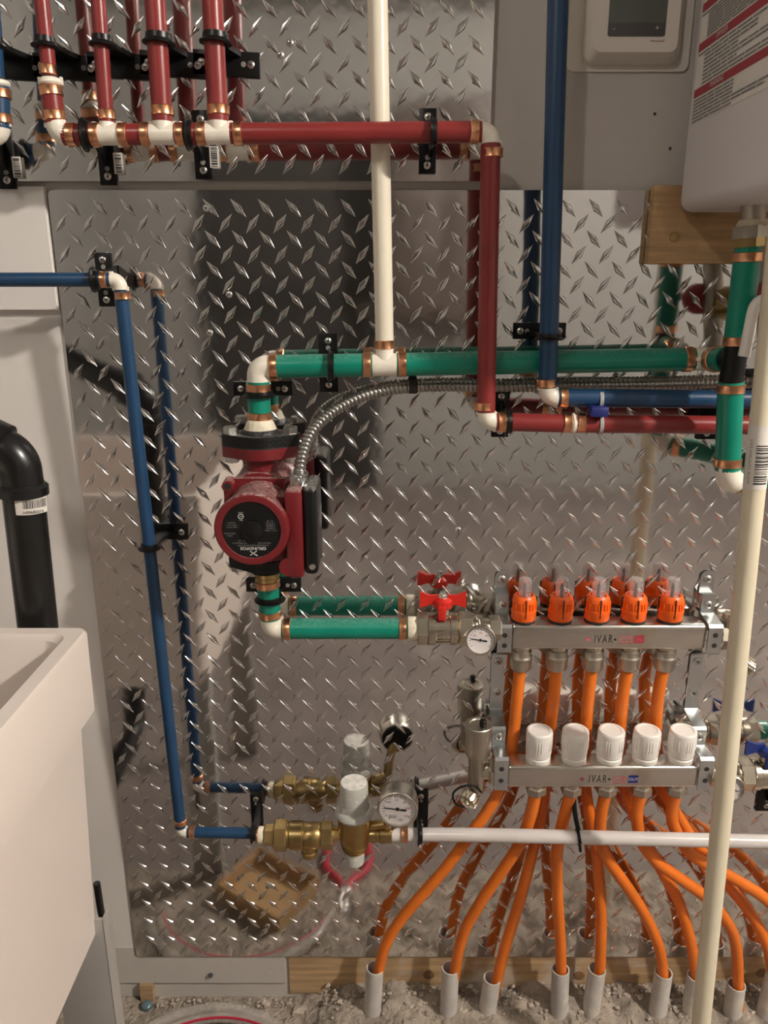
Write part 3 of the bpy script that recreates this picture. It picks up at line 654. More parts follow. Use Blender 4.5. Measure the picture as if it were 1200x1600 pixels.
# black flanges, bolts, hub and thread tape
MB().prism(oval, (X0, -DP, zt + 0.0015), PX, PY, PZ, 0.014).lathe((X0, -DP, zt + 0.0155), PZ, [(0, 0.0245), (0.004, 0.0225), (0.0055, 0.021)], 28).build('top_flange', M['cast'], T)
MB().prism(oval, (X0, -DP, zb - 0.0155), PX, PY, PZ, 0.014).lathe((X0, -DP, zb - 0.0155), -PZ, [(0, 0.0245), (0.008, 0.021)], 28).build('bottom_flange', M['cast'], T)
MB().prism(oval, (X0, -DP, zt), PX, PY, PZ, 0.0015).build('gasket', M['gasket'], T)
for zz, s in ((zt + 0.0155, 1), (zt - 0.0135, -1), (zb + 0.0135, 1), (zb - 0.0155, -1)):
    for sx in (-1, 1):
        MB().lathe((X0 + sx * 0.0375, -DP, zz), (0, 0, s), [(0, 0.0095), (0.0075, 0.0095), (0.0085, 0.0075)], 6).build('bolt', M['screw'], T, 20)
MB().lathe((X0, -DP, zt + 0.021), PZ, [(0, 0.0205), (0.003, 0.019), (0.009, 0.0168), (0.011, 0.0145)], 26).build('thread_tape', M['tape'], T)
zn0 = zb - 0.0235
MB().lathe((X0, -DP, zn0 + 0.001), -PZ, [(0, 0.0165), (0.008, 0.0165), (0.009, 0.0155), (0.022, 0.0155)], 26).build('brass_nipple', M['brass'], T)

# ---------------------------------------------------------------- lower green run, valve
DL = 0.044
T = thing('green_pipe_run', 'lower green pipe from under the pump to the red-handled valve', 'pipe', W(425, 982, DL))
gc = W(424, 982, DL); gtp = V((X0, -DP, zn0 - 0.012)); ge = W(640, 982, DL)
elbow(T, gc, gtp, ge, R1 * 0.97, 0.018, 0.017, bend=R1 * 0.8)
pipe(T, along(gc, gtp, 0.016), gtp, R1, 'green'); crimp(T, W(422, 958, DL), gtp - gc, R1, 0.010); crimp(T, along(gtp, gc, 0.006), gtp - gc, R1 + 0.001, 0.010)
pipe(T, along(gc, ge, 0.015), ge, R1, 'green'); crimp(T, W(449, 982, DL), ge - gc, R1, 0.010); crimp(T, W(629, 982, DL), ge - gc, R1, 0.010)
clamp('black pipe clamp on the short green pipe below the pump', W(422, 934, DL), (0, 0, 1), R1, LOW_Y, 0.076, 0.020, off=0.004)

def butterfly(T, c, m, span=0.031, tilt=0.0):
    """two-winged handle on a stem, centre c at the top of the stem"""
    mb = MB()
    mb.lathe(c + V((0, 0, -0.012)), PZ, [(0, 0.0125), (0.004, 0.0135), (0.010, 0.0125), (0.014, 0.008)], 24)
    mb.box(c + V((-0.002, -0.013, -0.016)), (0.011, 0.006, 0.020), None, 0.0018)
    for s in (-1, 1):
        w = [(s * 0.006, -0.007), (s * 0.018, -0.0062), (s * span, -0.0105), (s * span, 0.0125), (s * 0.018, 0.0070), (s * 0.006, 0.0075)]
        if s < 0: w = w[::-1]
        mb.prism(w, c + V((0, 0.0025 - 0.004 * s * tilt, -0.002)), PX, PZ, PY, 0.005)
    h = mb.build('handle', M[m], T, 30)
    MB().lathe(c + V((0, 0, 0.002)), PZ, [(0, 0.0065), (0.004, 0.0065), (0.0045, 0.0045), (0.008, 0.0045), (0.009, 0.002)], 6).build('stem_nut', M['screw'], h, 20)
def dial(T, c, n, r, depth, rim_m, needle_deg, ticks=11, big=False, texts=()):
    """round dial gauge facing n"""
    c, n = V(c), V(n).normalized(); up = (PZ - n * PZ.dot(n)).normalized(); rt = up.cross(n)
    G = MB().lathe(c - n * depth, n, [(0, r * 0.92), (depth * 0.25, r), (depth * 0.55, r), (depth * 0.6, r * 1.02), (depth, r * 1.02), (depth + 0.001, r * 0.97), (depth + 0.0008, r * 0.90), (depth - 0.003, r * 0.88)], 44).build('gauge_case', M[rim_m], T)
    if big: MB().lathe(c - n * (depth + 0.0012), n, [(0, r * 0.80), (0.0012, r * 0.90)], 36).build('back_plate', M['black'], G)
    fc = c - n * 0.0028
    MB().lathe(fc, n, [(0, r * 0.89), (0.0004, r * 0.885)], 44).build('dial_face', M['dial'], G, 20)
    mb = MB()
    for k in range(ticks * 2 - 1):
        a = math.radians(215 - 250 * k / (ticks * 2 - 2)); d = rt * math.cos(a) + up * math.sin(a); ln = r * (0.16 if k % 2 == 0 else 0.09)
        quad(mb, fc + d * (r * 0.80 - ln / 2) + n * 0.0006, d, n.cross(d), ln, r * 0.028)
    mb.build('tick_marks', M['print_black'], G, 0)
    a = math.radians(needle_deg); d = rt * math.cos(a) + up * math.sin(a)
    mb = MB(); quad(mb, fc + d * (r * 0.16) + n * 0.0014, d, n.cross(d), r * 1.05, r * 0.06); quad(mb, fc - d * (r * 0.30) + n * 0.0014, d, n.cross(d), r * 0.3, r * 0.11)
    mb.lathe(fc + n * 0.0005, n, [(0, r * 0.10), (0.0014, r * 0.08)], 14)
    mb.build('needle', M['print_black'], G, 0)
    for s, ax_, ay_, sz, mm in texts:
        text(s, sz, fc + rt * (ax_ * r) + up * (ay_ * r) + n * 0.0005, rt, up, M[mm], G, name='dial_number', lift=0.0001)
    MB().lathe(c - n * 0.0006, n, [(0, r * 0.895), (0.0004, r * 0.89)], 36).build('lens', M['lens'], G, 20)
    return G

DM = 0.044
def valve_body(T, xs, py, d, flip=False):
    """row of turned / hex pieces along x; xs: list of (x0, x1, radius, hex?, material, name)"""
    for x0, x1, r, hx_, m, nm in xs:
        p, q = W(x0, py, d), W(x1, py, d)
        if hx_: MB().lathe(p, q - p, [(0, r * 0.94), (0.0015, r), ((q - p).length - 0.0015, r), ((q - p).length, r * 0.94)], 6, ref=(0, -0.5, 0.866)).build(nm, M[m], T, 20)
        else: MB().lathe(p, q - p, [(0, r * 0.96), (0.001, r), ((q - p).length - 0.001, r), ((q - p).length, r * 0.96)], 30).build(nm, M[m], T)
T = thing('ball_valve', 'nickel ball valve with red butterfly handle and dial thermometer, left of upper manifold', 'valve', W(690, 1005, DM))
valve_body(T, [(637, 652, 0.0165, False, 'tape', 'thread_tape'), (652, 669, 0.0225, True, 'nickel', 'hex_end'), (668, 681, 0.0225, False, 'nickel', 'body_band'), (680, 703, 0.0205, False, 'nickel', 'valve_body'), (702, 714, 0.0225, False, 'nickel', 'body_band'),
    (712, 717, 0.0185, False, 'brass', 'collar'), (716, 737, 0.0235, True, 'nickel', 'union_nut'), (736, 745, 0.0185, False, 'nickel', 'collar'), (744, 768, 0.0145, False, 'nickel', 'tail_pipe'), (764, 782, 0.0185, True, 'nickel', 'hex_end')], 982, DM)
vb = W(691, 982, DM)
mb = MB()
for k in range(3): mb.box(vb + V((0, -0.0206, 0.006 - 0.0065 * k * 1.0)), (0.019, 0.0016, 0.0012), None, 0.0003)
mb.box(vb + V((0, -0.0175, -0.0125)), (0.019, 0.0016, 0.0012), None, 0.0003); mb.build('raised_ribs', M['nickel'], T)
for k, s in enumerate(('CHECK ON', 'DN 25')): text(s, 0.0042, vb + V((0, -0.0209 + 0.0022 * k, -0.0035 - 0.0055 * k)), PX, V((0, 0.25, 1)), M['nickel_matt'], T, name='cast_lettering')
MB().cyl(vb + V((0, 0, 0.018)), vb + V((0, 0, 0.034)), 0.009, seg=20).build('stem', M['nickel'], T)
butterfly(T, vb + V((0, 0, 0.044)), 'handle_red')
gcx = W(751, 1001, 0.084)
MB().cyl(gcx + V((0, 0.012, 0)), V((gcx.x, -DM, gcx.z + 0.008)), 0.006, seg=16).build('probe', M['nickel'], T)
dial(T, gcx, (-0.06, -1, 0.18), 0.0195, 0.012, 'steel', 172, 9, texts=(('60', 0.0, 0.5, 0.004, 'print_pink'), ('40', -0.4, 0.3, 0.0036, 'print_pink'), ('80', 0.4, 0.3, 0.0036, 'print_pink')))

# ---------------------------------------------------------------- manifolds
X1, PITCHX = 0.1904, 0.050
D_U, D_L = 0.034, 0.062
uz1, uz0 = W(900, 977, D_U + 0.017).z, W(900, 1016, D_U + 0.017).z
lz1, lz0 = W(900, 1198, D_L + 0.017).z, W(900, 1232, D_L + 0.017).z
def manifold(label, xa, xb, z0, z1, d, word, fill, wcol, pxy):
    T = thing('manifold', label, 'manifold', ((xa + xb) / 2, -d, z0), 'brushed steel manifolds')
    B = MB().boxmm((xa, -d - 0.017, z0), (xb, -d + 0.017, z1), 0.0055, 4).build('bar', M['steel'], T)
    def at(px): return W(pxy[0] + px, pxy[1], d + 0.0171)
    text('IVAR', 0.0175, at(-56), PX, PZ, M['print_black'], B, shear=0.06, sx=0.56, bold=-0.0001, space=1.30)
    text('\u00b7', 0.02, at(-37.5) + V((0, 0, -0.0012)), PX, PZ, M['print_black'], B, bold=0.0005)
    text('CB', 0.0130, at(-21.5), PX, PZ, M['print_pink'], B, sx=1.12)
    mb = MB(); quad(mb, at(-21.5) + V((0, -0.0003, -0.0066)), PX, PZ, 0.019, 0.0006); mb.build('logo_underline', M['print_pink'], B, 0)
    mb = MB(); quad(mb, at(-80) + V((0, -0.0003, 0)), V((1, 0, 1)), V((-1, 0, 1)), 0.0050, 0.0050); mb.build('logo_mark', M['print_pink'], B, 0)
    mb = MB(); quad(mb, at(0) + V((0, -0.0003, 0)), PX, PZ, 0.0138, 0.0118); mb.build('logo_square', M[fill], B, 0)
    text(word, 0.0064, at(0) + V((0, -0.0003, 0)), PX, PZ, M[wcol], B, lift=0.0004)
    return T
mu = manifold('brushed steel upper manifold bar marked IN, under the orange flow meters', 0.1722, 0.4375, uz0, uz1, D_U, 'IN', 'print_red', 'print_pink', (998.5, 999))
ml = manifold('brushed steel lower manifold bar marked OUT, under the white knobs', 0.1715, 0.4395, lz0, lz1, D_L, 'OUT', 'print_blue', 'print_white', (989.5, 1217.5))
XU = [X1 + PITCHX * k for k in range(5)]; XL = [0.2168 + PITCHX * k for k in range(5)]
ORDN = ('first', 'second', 'third', 'fourth', 'fifth')
def comp_fitting(T, x, d, z, r, m, small=False):
    MB().lathe((x, -d, z + 0.002), -PZ, [(0, r * 0.98), (0.006, r * 0.92), (0.007, r * 0.80), (0.010, r * 0.80)], 24).build('outlet_collar', M['nickel'], T)
    if small: MB().lathe((x, -d, z - 0.006), -PZ, [(0, r * 0.92), (0.002, r), (0.012, r), (0.016, r * 0.70)], 6).build('compression_nut', M[m], T, 20)
    else: MB().lathe((x, -d, z - 0.006), -PZ, [(0, r * 0.84), (0.001, r * 0.94), (0.008, r * 0.94), (0.0095, r * 0.98), (0.011, r * 1.04), (0.0125, r * 1.04), (0.0135, r), (0.026, r), (0.0275, r * 0.93), (0.030, r * 0.90), (0.0305, r * 0.66)], 24).build('compression_nut', M[m], T)
for x in XU: comp_fitting(mu, x, D_U, uz0, 0.0150, 'nickel_matt')
for x in XL: comp_fitting(ml, x, D_L, lz0, 0.0150, 'nickel_matt', True)
# flow meters
def make_flow_meter(loc, label):
    T = thing('flow_meter', label, 'flow meter', loc, 'orange flow meters'); x, y, z = loc
    MB().lathe(loc, PZ, [(0, 0.0165), (0.003, 0.0165)], 28).build('seal', M['gasket'], T)
    mb = MB().lathe((x, y, z + 0.0025), PZ, [(0, 0.0158), (0.002, 0.0168), (0.0105, 0.0170), (0.012, 0.0176), (0.016, 0.0172), (0.0165, 0.0162), (0.026, 0.0158), (0.0265, 0.0166), (0.031, 0.0158), (0.034, 0.0140), (0.0355, 0.0128), (0.035, 0.0108), (0.031, 0.0106)], 36)
    for k in range(24):
        if k % 6 in (0, 3): continue
        a = math.radians(15 * k + 7); mb.box((x + 0.0163 * math.cos(a), y + 0.0163 * math.sin(a), z + 0.0235), (0.0024, 0.0020, 0.0095), Matrix.Rotation(a, 3, 'Z'), 0.0005)
    mb.build('orange_collar', M['cap_orange'], T)
    mb = MB()
    for k in range(4):
        a = math.radians(-90 + 90 * k); mb.box((x + 0.0164 * math.cos(a), y + 0.0164 * math.sin(a), z + 0.022), (0.0030, 0.0011, 0.026), Matrix.Rotation(a, 3, 'Z'))
    mb.build('slot', M['gasket'], T, 0)
    MB().lathe((x, y, z + 0.030), PZ, [(0, 0.0088), (0.028, 0.0086), (0.031, 0.0078), (0.032, 0.0055), (0.0325, 0.0)], 24, False).build('sight_tube', M['clear'], T)
    mb = MB().lathe((x, y, z + 0.030), PZ, [(0, 0.0026), (0.020, 0.0022), (0.024, 0.0012)], 12)
    mb.build('float_rod', M['black'], T)
    mb = MB()
    for k in range(6):
        a = math.radians(-58); d = V((math.cos(a), math.sin(a), 0)); quad(mb, V((x, y, z + 0.040 + 0.0036 * k)) + d * 0.0089, d.cross(PZ) * -1, PZ, 0.0042 if k % 2 else 0.0026, 0.0008, 0.0001)
    mb.build('scale_marks', M['print_black'], T, 0)
    return T
fm = make_flow_meter((XU[0], -D_U, uz1), 'orange flow meter with clear sight tube, ' + ORDN[0] + ' from the left on the upper manifold')
for k in range(1, 5):
    copy_tree(fm, (XU[k], -D_U, uz1), 'orange flow meter with clear sight tube, ' + ORDN[k] + ' from the left on the upper manifold')
# white knobs
def make_knob(loc, label):
    T = thing('valve_knob', label, 'knob', loc, 'white valve knobs'); x, y, z = loc
    MB().lathe(loc, PZ, [(0, 0.0165), (0.001, 0.0172), (0.007, 0.0172), (0.008, 0.0160), (0.009, 0.0168), (0.012, 0.0175)], 36).build('collar', M['cap_white'], T)
    B = MB().lathe((x, y, z + 0.0115), PZ, [(0, 0.0170), (0.002, 0.0178), (0.0325, 0.0185), (0.0350, 0.0181), (0.0364, 0.0168), (0.0366, 0.0135), (0.0357, 0.0128), (0.0357, 0.0)], 40).build('cap', M['cap_white'], T)
    mb = MB()
    for g in range(6):
        for k in (-1, 0, 1):
            a = math.radians(-100 + 60 * g + 11 * k); mb.box((x + 0.0181 * math.cos(a), y + 0.0181 * math.sin(a), z + 0.030), (0.0016, 0.0013, 0.017), Matrix.Rotation(a, 3, 'Z'), 0.0004)
    mb.build('grip_ribs', M['cap_white'], B)
    return T
kn = make_knob((XL[0], -D_L, lz1), 'round white ribbed knob, ' + ORDN[0] + ' from the left on the lower manifold')
knobs = [kn]
for k in range(1, 5):
    q = copy_tree(kn, (XL[k], -D_L, lz1), 'round white ribbed knob, ' + ORDN[k] + ' from the left on the lower manifold')
    q.rotation_euler.z = math.radians((0, 22, -14, 8, 24)[k]); knobs.append(q)
# zinc brackets
def bracket(label, x):
    T = thing('manifold_bracket', label, 'bracket', (x, LOW_Y, W(700, 1240, 0.06).z), 'zinc manifold brackets')
    def z(py, d): return W(700, py, d).z
    path = [(0.0085, 902), (0.0085, 926), (0.020, 929), (0.021, 958), (0.052, 977), (0.054, 981), (0.054, 1019), (0.050, 1021), (0.010, 1022), (0.009, 1027), (0.009, 1106), (0.011, 1110), (0.044, 1136), (0.046, 1140), (0.046, 1163), (0.048, 1166), (0.079, 1184), (0.081, 1188), (0.081, 1234)]
    # heights of the bends taken at their own depth
    MB().strip([(-d, z(py, d)) for d, py in path], 0.019, 0.0024, x).build('strap', M['zinc'], T, 30)
    MB().lathe((x, -0.0072, z(902, 0.0085)), (0, -1, 0), [(0, 0.0095), (0.0026, 0.0095)], 24).build('tab', M['zinc'], T)
    MB().boxmm((x - 0.0098, -0.020, z(958, 0.02)), (x + 0.0098, -0.0065, z(927, 0.01)), 0.001).build('block', M['zinc'], T)
    MB().boxmm((x - 0.0098, -0.045, z(1163, 0.045)), (x + 0.0098, -0.034, z(1141, 0.045)), 0.001).build('block', M['zinc'], T)
    for d, py in ((0.0100, 905), (0.0225, 945), (0.0103, 1033), (0.0103, 1082), (0.0475, 1151)):
        c = V((x, -d, z(py, d)))
        s = MB().lathe(c, (0, -1, 0), [(0, 0.0056), (0.0012, 0.0054), (0.0026, 0.0034), (0.0028, 0)], 16).build('screw', M['screw'], T)
        MB().box(c + V((0, -0.0029, 0)), (0.0048, 0.0005, 0.001)).box(c + V((0, -0.0029, 0)), (0.001, 0.0005, 0.0048)).build('recess', M['gasket'], s, 0)
    for d, py in ((0.0555, 993), (0.0555, 1009), (0.0825, 1202), (0.0825, 1220)):
        MB().lathe((x, -d, z(py, d)), (0, -1, 0), [(0, 0.0036), (0.0003, 0.0034)], 16).build('hole', M['gasket'], T)
    return T
bracket('zinc bracket strap at the left end of both manifolds', 0.1628)
bracket('zinc bracket strap at the right end of both manifolds', 0.4465)

# ---------------------------------------------------------------- orange hoses
RH = 0.0086
SLV = {}
def hose(label, pts):
    P = [V(p) if isinstance(p, Vector) else W(*p) for p in pts]
    return tag(MB().tube(spline(P, 9), RH, 16).build('orange_hose', M['orange_pex'], None, 60), label, 'hose', 'orange heating hoses')
def upt(k): return V((XU[k], -D_U, uz0 - 0.030))
def lpt(k): return V((XL[k], -D_L, lz0 - 0.020))
HU = [
 [(808, 1090, .035), (800, 1165, .034), (786, 1222, .036), (765, 1262, .042), (738, 1300, .046), (693, 1360, .046), (630, 1432, .044), (602, 1478, .042), (588, 1535, .040)],
 [(865, 1090, .035), (858, 1150, .030), (852, 1215, .030), (846, 1265, .030), (836, 1315, .032), (814, 1400, .034), (788, 1485, .038), (770, 1560, .040)],
 [(919, 1090, .035), (915, 1150, .030), (914, 1215, .030), (919, 1260, .030), (930, 1315, .030), (939, 1415, .034), (938, 1500, .038), (934, 1550, .040)],
 [(973, 1090, .035), (968, 1155, .030), (972, 1215, .030), (988, 1265, .028), (1008, 1312, .028), (1036, 1364, .030), (1062, 1412, .036), (1083, 1490, .040), (1090, 1555, .040)],
 [(1028, 1090, .035), (1025, 1150, .030), (1033, 1215, .030), (1052, 1262, .030), (1078, 1305, .030), (1108, 1345, .032), (1140, 1386, .034), (1176, 1432, .038), (1200, 1482, .040), (1212, 1550, .040)]]
HL = [
 [(829, 1275, .060), (812, 1318, .056), (785, 1360, .054), (752, 1408, .050), (722, 1465, .046), (706, 1545, .040)],
 [(882, 1275, .060), (872, 1318, .056), (870, 1360, .052), (872, 1418, .048), (876, 1480, .044), (877, 1550, .042)],
 [(939, 1275, .060), (938, 1312, .056), (952, 1346, .056), (985, 1393, .054), (1015, 1444, .048), (1032, 1490, .044), (1038, 1550, .042)],
 [(995, 1275, .060), (1003, 1316, .058), (1026, 1346, .060), (1060, 1371, .060), (1098, 1398, .060), (1130, 1432, .056), (1150, 1478, .050), (1154, 1575, .046)],
 [(1050, 1275, .060), (1057, 1300, .058), (1076, 1330, .058), (1104, 1350, .058), (1142, 1370, .058), (1200, 1408, .058), (1250, 1470, .050), (1268, 1560, .044)]]
EU = ('sweeping furthest left', 'leaning left to the third sleeve', 'dropping to the fifth sleeve', 'passing behind the ivory pole', 'leaving at the right edge, lower')
EL = ('bending left to the second sleeve', 'dropping straight to the fourth sleeve', 'sweeping right to the sixth sleeve', 'crossing behind the ivory pole', 'leaving nearly level at the right edge')
for k in range(5):
    hose('orange hose from %s outlet of upper manifold, %s' % (ORDN[k], EU[k]), [upt(k)] + HU[k])
    hose('orange hose from %s outlet of lower manifold, %s' % (ORDN[k], EL[k]), [lpt(k)] + HL[k])
# grey sleeves in the floor
SL = [(586, 1512, .041, 'leftmost of the row'), (704, 1512, .041, 'second from the left'), (769, 1528, .041, 'third from the left, short and leaning'), (876, 1514, .042, 'fourth from the left'), (933, 1514, .041, 'fifth from the left'), (1037, 1519, .042, 'sixth from the left'), (1088, 1524, .040, 'hidden behind the ivory pole'), (1151, 1538, .046, 'just right of the ivory pole'), (1212, 1520, .040, 'second from the right end of the row'), (1268, 1520, .044, 'last at the right end of the row')]
for x, y, d, lab in SL:
    p = W(x, y, d); lean = V((random.uniform(-0.10, 0.10), 0.0, 1)).normalized()
    b = p - lean * (p.z + 0.02)
    L = (p - b).length
    tag(MB().lathe(b, lean, [(0, 0.0140), (L, 0.0138), (L + 0.0003, 0.0132), (L, 0.0118), (L - 0.03, 0.0115)], 24, True, False).build('conduit_sleeve', M['sleeve'], None), 'dusty grey conduit sleeve in the rough floor, ' + lab, 'sleeve', 'grey floor sleeves')

# ---------------------------------------------------------------- air vent on the lower manifold
T = thing('air_vent', 'nickel air vent bottle with black cap at the left end of the lower manifold', 'air vent', W(745, 1235, D_L))
va = W(745, 1205, D_L); vt = W(744, 1128, D_L)
def vz(py): return W(745, py, D_L).z
MB().lathe((va.x, -D_L, vz(1236)), PZ, [(0, 0.011), (0.004, 0.0125), (vz(1186) - vz(1236), 0.0125), (vz(1180) - vz(1236), 0.0135)], 28).build('stem', M['nickel_matt'], T)
H = vz(1131) - vz(1182)
MB().lathe((va.x, -D_L, vz(1182)), PZ, [(0, 0.0135), (0.006, 0.0175), (0.008, 0.0178), (H - 0.012, 0.0180), (H - 0.011, 0.0195), (H - 0.001, 0.0195), (H, 0.0185), (H + 0.0005, 0.013), (H - 0.001, 0.012), (H - 0.001, 0)], 36).build('bottle', M['nickel_matt'], T)
MB().lathe((va.x + 0.005, -D_L - 0.006, vz(1131)), PZ, [(0, 0.0045), (0.009, 0.005), (0.010, 0.004)], 14).build('bleed_cap', M['black'], T)
MB().cyl(V((va.x, -D_L, va.z)), V((0.160, -D_L, va.z)), 0.0115, seg=24).build('side_arm', M['nickel'], T)
MB().lathe((va.x + 0.016, -D_L, va.z), PX, [(0, 0.0175), (0.002, 0.019), (0.010, 0.019), (0.0115, 0.0175)], 6).build('hex_end', M['nickel'], T, 20)
dcap = W(733, 1249, D_L + 0.012)
MB().cyl((va.x - 0.002, -D_L, vz(1236) + 0.002), dcap + V((0, 0.008, 0.004)), 0.008, seg=18).build('drain_spout', M['nickel'], T)
dn = V((-0.55, -0.75, -0.35)).normalized()
mb = MB().lathe(dcap - dn * 0.006, dn, [(0, 0.0125), (0.012, 0.0120), (0.013, 0.010), (0.013, 0.0055), (0.016, 0.0055), (0.0165, 0)], 24)
a_, b_ = frame(dn)
for k in range(14):
    an = 2 * math.pi * k / 14; d = a_ * math.cos(an) + b_ * math.sin(an); mb.box(dcap + d * 0.0125, (0.0022, 0.0030, 0.011), Matrix((d, dn.cross(d), dn)).transposed(), 0.0004)
mb.build('drain_cap', M['nickel'], T)
MB().tube(spline([W(752, 1238, .075), W(740, 1228, .080), W(722, 1229, .082), W(708, 1240, .084), W(712, 1256, .086), (dcap + dn * 0.014)], 6), 0.0016, 8).build('cap_leash', M['black'], T)

# ---------------------------------------------------------------- right ends of the manifolds
T = thing('end_drain', 'nickel end fitting with vent screw and drain cap, upper manifold right end', 'valve', W(1140, 1010, D_U))
valve_body(T, [(1122, 1134, 0.0175, True, 'nickel', 'hex_end'), (1133, 1165, 0.0145, False, 'nickel', 'body')], 993, D_U)
c = W(1136, 985, D_U)
MB().lathe(c, PZ, [(0, 0.010), (0.012, 0.010), (0.013, 0.0125), (0.017, 0.0125), (0.018, 0.009), (0.026, 0.0085)], 20).build('vent_screw', M['nickel'], T)
c = W(1150, 1008, D_U + 0.004); cd = W(1164, 1040, D_U + 0.012)
MB().cyl(c, cd, 0.010, seg=20).build('spout', M['nickel_matt'], T)
dn = V((0.75, -0.35, -0.45)).normalized(); a_, b_ = frame(dn)
mb = MB().lathe(cd - dn * 0.004, dn, [(0, 0.013), (0.013, 0.0125), (0.0145, 0.011), (0.0145, 0.004), (0.017, 0.004)], 24)
for k in range(16):
    an = 2 * math.pi * k / 16; d = a_ * math.cos(an) + b_ * math.sin(an); mb.box(cd + dn * 0.003 + d * 0.013, (0.002, 0.0028, 0.011), Matrix((d, dn.cross(d), dn)).transposed(), 0.0004)
mb.build('drain_cap', M['nickel'], T)

DBV = D_L
T = thing('ball_valve', 'nickel ball valve with blue butterfly handle, right end of lower manifold', 'valve', W(1180, 1235, DBV))
valve_body(T, [(1098, 1112, 0.0175, True, 'nickel', 'hex_end'), (1110, 1148, 0.0145, False, 'nickel', 'tail_pipe'), (1146, 1153, 0.0185, False, 'nickel', 'collar'), (1151, 1172, 0.0235, True, 'nickel', 'union_nut'), (1171, 1182, 0.0225, False, 'nickel', 'body_band'), (1181, 1208, 0.0205, False, 'nickel', 'valve_body'), (1207, 1219, 0.0225, False, 'nickel', 'body_band'), (1218, 1236, 0.0225, True, 'nickel', 'hex_end')], 1209, DBV)
vb2 = W(1193, 1209, DBV)
MB().cyl(vb2 + V((0, 0, 0.018)), vb2 + V((0, 0, 0.034)), 0.009, seg=20).build('stem', M['nickel'], T)
butterfly(T, vb2 + V((0, 0, 0.044)), 'handle_blue')
g2 = W(1141, 1233, 0.098)
MB().cyl(g2 + V((0, 0.012, 0)), V((g2.x, -DBV, g2.z + 0.010)), 0.006, seg=16).build('probe', M['nickel'], T)
dial(T, g2, (-0.15, -1, 0.10), 0.0195, 0.012, 'steel', -15, 9)
MB().cyl(W(1236, 1209, DBV), W(1700, 1209, DBV), R1, seg=20).build('pipe', M['green'], T)

clamp('black pipe clamp at the right frame edge under the blue-handled valve', W(1222, 1262, 0.05), (1, 0, 0), 0.012, LOW_Y, 0.075, 0.030)
clamp('black pipe clamp at the right frame edge behind the ivory pole, by the conduit', W(1205, 596, 0.04), (0, 0, 1), 0.010, LOW_Y, 0.060, 0.024)

# ---------------------------------------------------------------- brass backflow valve, reducing valve, gauge
DQ = 0.058
T = thing('backflow_preventer', 'brass backflow preventer with hex ends between blue pipe and grey-capped valve', 'valve', W(470, 1330, DQ))
for x0, x1, r, hx_, m, nm in [(399, 406, 0.0095, False, 'copper', 'crimp_ring'), (404, 414, 0.0125, False, 'tape', 'thread_tape'), (413, 430, 0.0155, True, 'brass', 'hex_end'), (429, 449, 0.0225, True, 'brass', 'union_nut'), (448, 454, 0.0185, False, 'brass', 'neck'), (453, 474, 0.0205, False, 'brass', 'valve_body'), (473, 500, 0.0185, False, 'brass', 'valve_body'), (499, 503, 0.0165, False, 'brass', 'neck'), (502, 520, 0.0205, True, 'brass', 'hex_end')]:
    p, q = W(x0, 1305, DQ), W(x1, 1305, DQ); L = (q - p).length
    if hx_: MB().lathe(p, q - p, [(0, r * 0.94), (0.0015, r), (L - 0.0015, r), (L, r * 0.94)], 6, ref=(0, -0.5, 0.866)).build(nm, M[m], T, 20)
    else: MB().lathe(p, q - p, [(0, r * 0.95), (0.0012, r), (L - 0.0012, r), (L, r * 0.95)], 28).build(nm, M[m], T)
c = W(483, 1308, DQ)
MB().lathe(c, -PZ, [(0, 0.012), (0.022, 0.011), (0.023, 0.0125), (0.030, 0.0125), (0.0305, 0.008)], 24).build('vent_port', M['brass'], T)
T = thing('pressure_reducing_valve', 'brass pressure reducing valve with grey cap and grey bottom plug', 'valve', W(554, 1345, DQ))
c = W(554, 1302, DQ); xq = c.x
def qz(py, dd=0.0): return W(554, py, DQ + dd).z
MB().lathe((xq, -DQ, qz(1331)), PZ, [(0, 0.012), (0.006, 0.0165), (0.016, 0.0195), (0.028, 0.0225), (qz(1272) - qz(1331), 0.0250)], 36).build('valve_body', M['brass'], T)
mb = MB()
for k in range(3): mb.lathe((xq, -DQ, qz(1331) + 0.006 + 0.005 * k), PZ, [(0, 0.0172 + 0.0015 * k), (0.0012, 0.0182 + 0.0015 * k), (0.0024, 0.0178 + 0.0015 * k)], 36)
mb.build('body_ribs', M['brass'], T)
zf = qz(1272)
MB().lathe((xq, -DQ, zf), PZ, [(0, 0.0262), (0.004, 0.0280), (0.009, 0.0265), (0.012, 0.0225)], 36).build('cap_flange', M['grey_cap'], T)
zk = qz(1222)
cp = MB().lathe((xq, -DQ, zf + 0.009), PZ, [(0, 0.0230), (0.012, 0.0222)], 8).lathe((xq, -DQ, zf + 0.016), PZ, [(0, 0.0212), (zk - zf - 0.018, 0.0200), (zk - zf - 0.016, 0.0190)], 36).build('cap', M['grey_cap'], T)
MB().lathe((xq, -DQ, zk - 0.0005), PZ, [(0, 0.0190), (0.0008, 0.0185), (0.0010, 0)], 36).build('cap_top', M['dusty_cap'], cp)
MB().lathe((xq, -DQ, qz(1329)), -PZ, [(0, 0.0125), (0.003, 0.0142), (0.019, 0.0138), (0.020, 0.012)], 28).build('bottom_plug', M['grey_cap'], T)
MB().lathe(W(519, 1303, DQ), PX, [(0, 0.013), (0.012, 0.0085), (0.02, 0.010)], 24).build('inlet', M['brass'], T)
p = W(573, 1304, DQ); MB().lathe(p, PX, [(0, 0.010), (0.008, 0.0115), (0.013, 0.0115), (0.014, 0.0105), (0.018, 0.0105), (0.019, 0.012), (0.036, 0.0120), (0.037, 0.0098), (0.048, 0.0098)], 26).build('outlet', M['brass'], T)
T = thing('pressure_gauge', 'round pressure gauge with chrome rim beside the grey-capped valve', 'gauge', W(610, 1285, DQ + 0.02))
